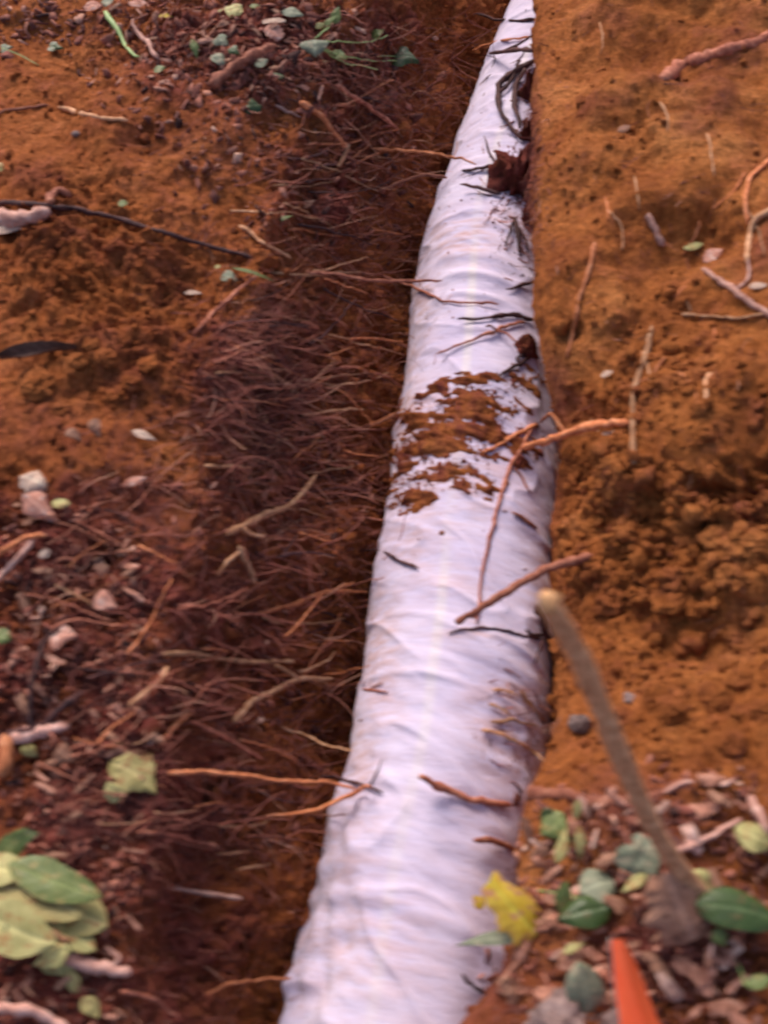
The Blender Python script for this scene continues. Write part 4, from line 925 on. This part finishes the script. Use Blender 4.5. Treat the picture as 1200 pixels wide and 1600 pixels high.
LF((335, 25), (378, 12), 24, L_YG, 'straw yellow leaf near the top edge', 'trap', .02, .02, ragged=.1)
LF((410, 34), (446, 32), 11, L_PALE, 'white sliver near the top edge right of the straw yellow leaf', 'chip', .02, .02, name='wood_sliver', cat='wood sliver')
LF((440, 18), (474, 24), 20, L_GREY, 'dull green leaf at the top edge above the ivy vine', 'oval', .02, .02)
LF((158, 4), (178, 0), 24, L_GREY, 'grey-green leaf at the very top edge above the yellowish stem', 'oval', .02, .02)
LF((200, 4), (235, 10), 18, L_PINK, 'pinkish dry leaf at the very top edge', 'oval', .02, .02)
LF((130, 12), (160, 8), 22, L_PINK, 'pinkish grey leaf left of the yellowish stem at the top', 'oval', .02, .02)
LF((390, 10), (406, 8), 10, L_MID, 'tiny green leaf at the top edge by the straw yellow leaf', 'oval', .02, .02)
LF((352, 40), (348, 30), 22, L_BROWN, 'brown leaf beneath the straw yellow leaf', 'heart', .02, .02)
LF((418, 40), (440, 60), 26, L_PINK, 'pinkish leaf below the white sliver near the top', 'chip', .02, .02)

# ------------------------------------------------------------------ marker flag
def orange_mat():
    mt, n, b = mat_new('orange_vinyl')
    nn = noise(n, 30, 4, .6); n.links.new(ramp(n, nn.outputs[0], [(.3, (.96, .115, .035)), (.7, (.99, .17, .065))]), b.inputs['Base Color'])
    b.inputs['Roughness'].default_value = .38; bump(n, b, nn.outputs[0], .25, .004)
    tr = n.nodes.new('ShaderNodeBsdfTranslucent'); tr.inputs[0].default_value = (1, .26, .10, 1); ms = n.nodes.new('ShaderNodeMixShader'); ms.inputs[0].default_value = .45
    n.links.new(b.outputs[0], ms.inputs[1]); n.links.new(tr.outputs[0], ms.inputs[2]); n.links.new(ms.outputs[0], n.nodes['Material Output'].inputs[0]); return mt
ORANGE = orange_mat()
wire_m, nw, bw = mat_new('flag_wire'); bw.inputs['Base Color'].default_value = (.25, .23, .22, 1); bw.inputs['Metallic'].default_value = .8; bw.inputs['Roughness'].default_value = .5
t0 = depth(985, 1575)[0]
fl = empty('marker_flag', at(985, 1600), 'bright orange plastic marker flag folded lengthwise in the litter at the bottom', 'flag')
rows = []
spec = [(1466, 952, 972, 974), (1490, 954, 978, 986), (1520, 957, 984, 1000), (1550, 960, 991, 1011), (1575, 962, 999, 1020), (1610, 968, 1010, 1034), (1640, 975, 1020, 1048)]
for pyy, xa, xm, xb in spec:
    k = (pyy-1466)/150
    top = t0-.05-.045*k
    pts = [(xa, top+.004), (xa+(xm-xa)*.33, top+.0), (xa+(xm-xa)*.66, top), (xm, top+.001), (xm+(xb-xm)*.35, top+.010), (xm+(xb-xm)*.7, top+.016), (xb, top+.019)]
    rows.append([CAM+ray(a, pyy+(2*math.sin(i)))*t for i, (a, t) in enumerate(pts)])
A = np.array(rows); V = A.reshape(-1, 3); nrm_ = gridnormals(A).reshape(-1, 3)
V2 = V-nrm_*.0007; f = gridfaces(len(rows), 7)
fo_ = mesh_np('flag_sheet', V, f, ORANGE)
md = fo_.modifiers.new('smooth', 'SUBSURF'); md.levels = md.render_levels = 2
adopt(fo_, fl)
wp = np.array([A[0, 0]+np.array([0, 0, .004]), A[3, 0], A[-1, 0], A[-1, 0]-np.array([0, 0, .15])])
adopt(tube('wire_stem', resample(wp, 14), .0011, wire_m, 8, 0), fl)

# ------------------------------------------------------------------ countable roots of the left wall, one object each
def inpoly(p, poly):
    x, y_ = p; c = False; j = len(poly)-1
    for i in range(len(poly)):
        if (poly[i][1] > y_) != (poly[j][1] > y_) and x < (poly[j][0]-poly[i][0])*(y_-poly[i][1])/(poly[j][1]-poly[i][1])+poly[i][0]: c = not c
        j = i
    return c
def rand_in(poly, soft=0):
    xs_ = [p[0] for p in poly]; ys_ = [p[1] for p in poly]
    while True:
        p = (random.uniform(min(xs_), max(xs_)), random.uniform(min(ys_), max(ys_)))
        if inpoly(p, poly): return (p[0]+random.gauss(0, 1)*soft, p[1]+random.gauss(0, 1)*soft)
UPW = [(450, 90), (700, 40), (740, 120), (690, 250), (650, 400), (620, 620), (580, 740), (340, 700), (300, 560), (400, 420), (420, 230)]
LOW = [(30, 800), (330, 740), (590, 700), (590, 830), (560, 980), (540, 1120), (520, 1280), (440, 1330), (260, 1330), (60, 1290), (10, 1080)]
def wild(poly, n, wr, lr, mats, label, group, ang=(-.35, .35), lift=(.006, .03), cat='root', name='root'):
    k = 0
    while k < n:
        a, b_ = rand_in(poly); L = random.uniform(*lr); an = random.uniform(*ang)
        curve = random.uniform(-.6, .6)
        pts = [(a, b_)]; h = an
        for i in range(6):
            h += curve/6+random.uniform(-.22, .22); pts.append((pts[-1][0]+L/6*math.cos(h), pts[-1][1]+L/6*math.sin(h)))
        if pts[-1][0] > 655-(max(0, pts[-1][1]-500))*.13: continue
        _seed[0] += 1
        mode = 'span' if random.random() < .6 else 'drape'
        p = px_path(pts, random.uniform(*lift), mode, seed=_seed[0], l0=-.004, l1=random.uniform(.01, .06), wig=1.6)
        z = (p-CAM)@FW; w0 = random.uniform(*wr)
        mt_ = random.choice(mats)
        lb_ = auto_label('root', mt_, L, pts[0], pts[-1], label, w0)
        tube(name, p, np.linspace(w0, w0*.45, len(p))/2/F*z*(1+.2*vnoise(np.stack([np.arange(len(p))*.6, np.full(len(p), _seed[0]*1.3), np.zeros(len(p))], 1), 3)), mt_, 6, .14, _seed[0], label=lb_, cat=cat, group=group); k += 1
wild(UPW, 70, (2.2, 5), (40, 130), [ROOT_RED, ROOT_RED, ROOT_ORANGE, ROOT_DARK, ROOT_TAN], 'thin crooked root poking out of the upper half of the left trench wall', 'thin roots of the upper left wall')
wild(LOW, 95, (2.2, 6), (40, 150), [ROOT_RED, ROOT_RED, ROOT_RED, ROOT_RED, ROOT_TAN, ROOT_ORANGE, ROOT_DARK], 'crooked reddish root in the tangle covering the lower left bank', 'roots of the lower left tangle', ang=(-.8, .6))
RB = [(845, 30), (1190, 30), (1190, 760), (940, 740), (860, 520)]
wild2 = []
for i in range(16):
    a, b_ = rand_in(RB); L = random.uniform(30, 80); an = random.uniform(.8, 2.3)
    pts = [(a, b_), (a+L*.5*math.cos(an)+random.uniform(-6, 6), b_+L*.5*math.sin(an)), (a+L*math.cos(an+.3), b_+L*math.sin(an+.3))]
    root(pts, random.uniform(3.5, 6), 3, mt_ := random.choice([ROOT_TAN, ROOT_ORANGE]), auto_label('root', mt_, L, pts[0], pts[-1], 'fine rootlet on the right bank', 3), 'drape', .002, group='fine rootlets on the right bank')

# bark chips and dead leaves of the litter
BRr = [(815, 1240), (1190, 1200), (1195, 1595), (760, 1595), (800, 1470), (812, 1350)]
BLl = [(5, 780), (200, 800), (250, 1000), (230, 1330), (180, 1590), (5, 1590)]
TLl = [(120, 5), (560, 5), (600, 100), (480, 150), (300, 140), (180, 60)]
def chips(poly, n, wr, mats, label, group, shapes=('chip', 'trap', 'chip', 'chip', 'lance'), lift=(.004, .02)):
    for i in range(n):
        a, b_ = rand_in(poly); L = random.uniform(*wr); an = random.uniform(-.9, .9)+(math.pi/2 if random.random() < .35 else 0)
        mt_ = random.choice(mats); wd = L*random.uniform(.16, .5)
        lb_ = auto_label('chip', mt_, L, (a, b_), (a+L*math.cos(an), b_+L*math.sin(an)), label, wd/L)
        leaf((a, b_), (a+L*math.cos(an), b_+L*math.sin(an)), wd, mt_, lb_, random.choice(shapes), random.uniform(*lift), random.uniform(*lift), group=group, cat='bark chip', name='bark_chip',
             curl=random.uniform(.1, .9), fold=random.uniform(0, .4), ragged=.10, tilt=(random.uniform(-.4, .4), random.uniform(-.4, .4)), bend=random.uniform(-.05, .12))
chips(BRr, 120, (14, 60), [BARK, BARK, L_BROWN, BARK_PALE, L_BROWN, BARK], 'dry reddish brown bark chip in the leaf litter at the lower right', 'bark chips of the lower right litter')
chips(BLl, 90, (14, 40), [BARK, L_BROWN, L_BROWN, BARK], 'dry brown bark chip in the root litter at the lower left', 'bark chips of the lower left litter')
chips(TLl, 45, (10, 28), [BARK, L_BROWN, BARK, BARK], 'small dry brown chip in the ivy litter at the top left', 'chips of the top left litter')

# ------------------------------------------------------------------ uncountable fine root hairs and litter crumbs
def hairs(name, polys, n, wr, lr, seed, ang, spread):
    r = np.random.default_rng(seed); Vs, Fs, Ts, off = [], [], [], 0
    for i in range(n):
        poly, wgt = polys[r.integers(len(polys))], 1
        a, b_ = rand_in(poly, 22)
        forks = []; t, nr = depth(a, b_); L = (lr[0]+(lr[1]-lr[0])*r.random()**1.6)/F*t; wv = (wr[0]+(wr[1]-wr[0])*r.random()**2.5)/2/F*t
        an = ang+r.normal()*spread
        d = RT*math.cos(an)-UP*math.sin(an); nv = np.array(nr)
        d = d+nv*r.uniform(-.1, .55); d /= np.linalg.norm(d)
        p = CAM+ray(a, b_)*t-d*.003; pts = [p]; m_ = 7
        c1 = r.normal(size=3)*.22
        for k in range(m_):
            d = d+c1*.35+r.normal(size=3)*.16+np.array([0, 0, -.05]); d /= np.linalg.norm(d)
            p = p+d*L/m_; pts.append(p)
            if k == 2 and r.random() < .35: forks.append((p.copy(), d.copy(), L*.45, wv*.6))
        tone = float(np.clip(r.normal(.45, .23), 0, 1)); paths = [(pts, wv)]
        for fp, fd, fl_, fw in forks:
            fpts = [fp]
            fd = fd+r.normal(size=3)*.5; fd /= np.linalg.norm(fd)
            for k in range(4): fd = fd+r.normal(size=3)*.15; fd /= np.linalg.norm(fd); fpts.append(fpts[-1]+fd*fl_/4)
            paths.append((fpts, fw))
        for pts_, w_ in paths:
            V, Fc, e0, e1 = tube_geo(pts_, np.linspace(w_, w_*.3, len(pts_)), 3, 0)
            Vs.append(V[:-2]); Fs.append(Fc+off); off += len(V)-2; Ts.append(np.full(len(V)-2, tone)+np.repeat(np.linspace(-.08, .12, len(pts_)), 3))
    mesh_np(name, np.concatenate(Vs), np.concatenate(Fs), HAIR, {'tone': np.concatenate(Ts)}, kind='stuff')
hairs('fine_roots', [LOW, LOW, [(300, 520), (420, 480), (500, 700), (330, 760)]], 2700, (.6, 3.4), (15, 120), 5, 0, .75)
hairs('fine_roots', [UPW], 1000, (.6, 2.4), (15, 100), 15, .05, .5)
hairs('fine_roots', [[(816, 80), (836, 80), (836, 430), (818, 430)], [(786, 240), (832, 240), (832, 340), (782, 340)]], 420, (1.2, 4), (15, 45), 16, 1.5, .7)
hairs('fine_roots', [[(200, 250), (450, 200), (420, 500), (250, 520)], [(150, 680), (340, 560), (330, 740), (100, 800)]], 300, (.8, 3), (15, 70), 17, 0, .8)
hairs('fine_roots', [[(230, 1300), (470, 1300), (480, 1590), (260, 1590)], [(560, 60), (760, 20), (640, 600), (560, 600)]], 700, (1.0, 2.2), (15, 60), 6, 0, .7)
hairs('fine_roots', [[(10, 1240), (260, 1240), (260, 1590), (10, 1590)], TLl, BRr], 1500, (1.4, 3.4), (14, 50), 8, 0, 1.2)
hairs('fine_roots', [[(835, 20), (1190, 20), (1190, 1190), (900, 1150), (850, 600)]], 600, (1.0, 2.0), (12, 45), 9, .9, 1.0)
hairs('fine_roots', [[(770, 1080), (850, 1080), (860, 1180), (790, 1190)], [(776, 240), (830, 240), (830, 345), (776, 345)], [(800, 330), (832, 330), (832, 420), (800, 420)], [(770, 1080), (850, 1080), (860, 1180), (790, 1190)]], 300, (1.2, 4), (15, 50), 10, 1.2, .8)
def litter(n, polys, seed):
    r = np.random.default_rng(seed); Vs, Fs, Ts = [], [], []
    for i in range(n):
        a, b_ = rand_in(polys[r.integers(len(polys))], 14); t, nr = depth(a, b_)
        c = CAM+ray(a, b_)*(t-.003); L = (3+21*r.random()**3)/F*t; W = L*r.uniform(.12, .75)
        x = r.normal(size=3); nv = np.array(nr)*1.0+r.normal(size=3)*.65; nv /= np.linalg.norm(nv); x -= x.dot(nv)*nv; x /= np.linalg.norm(x); y_ = np.cross(nv, x)
        k = np.array([[-1, -.6, 0], [-.2, -1, .3], [1, -.5, 0], [1, .5, .1], [.1, 1, .35], [-1, .6, 0]])+r.normal(size=(6, 3))*np.array([.28, .28, .3])
        top = c+(k[:, :1]*x*L+k[:, 1:2]*y_*W)/2*1+k[:, 2:]*nv*W*.5
        V = np.concatenate([top, top-nv*W*.25]); o = i*12
        Fs += [(o, o+1, o+4, o+5), (o+1, o+2, o+3, o+4), (o+6, o+11, o+10, o+7), (o+7, o+10, o+9, o+8)]
        Fs += [(o+j, o+6+j, o+6+(j+1) % 6, o+(j+1) % 6) for j in range(6)]
        Vs.append(V); Ts.append(np.full(12, np.clip(r.normal(.42, .24), 0, 1)))
    mesh_np('leaf_litter', np.concatenate(Vs), np.array(Fs), LITTER, {'tone': np.concatenate(Ts)}, kind='stuff', smooth=False)
litter(1800, [[(820, 1240), (1500, 1180), (1600, 1800), (780, 1800), (800, 1470)], [(-300, 800), (5, 780), (180, 1590), (150, 1800), (-300, 1800)], [(-200, -20), (120, 5), (180, 60), (-200, 80)]], 13)
litter(7500, [BRr, BLl, BLl, BRr, TLl, LOW, [(100, 100), (700, 60), (600, 400), (350, 350)]], 12)
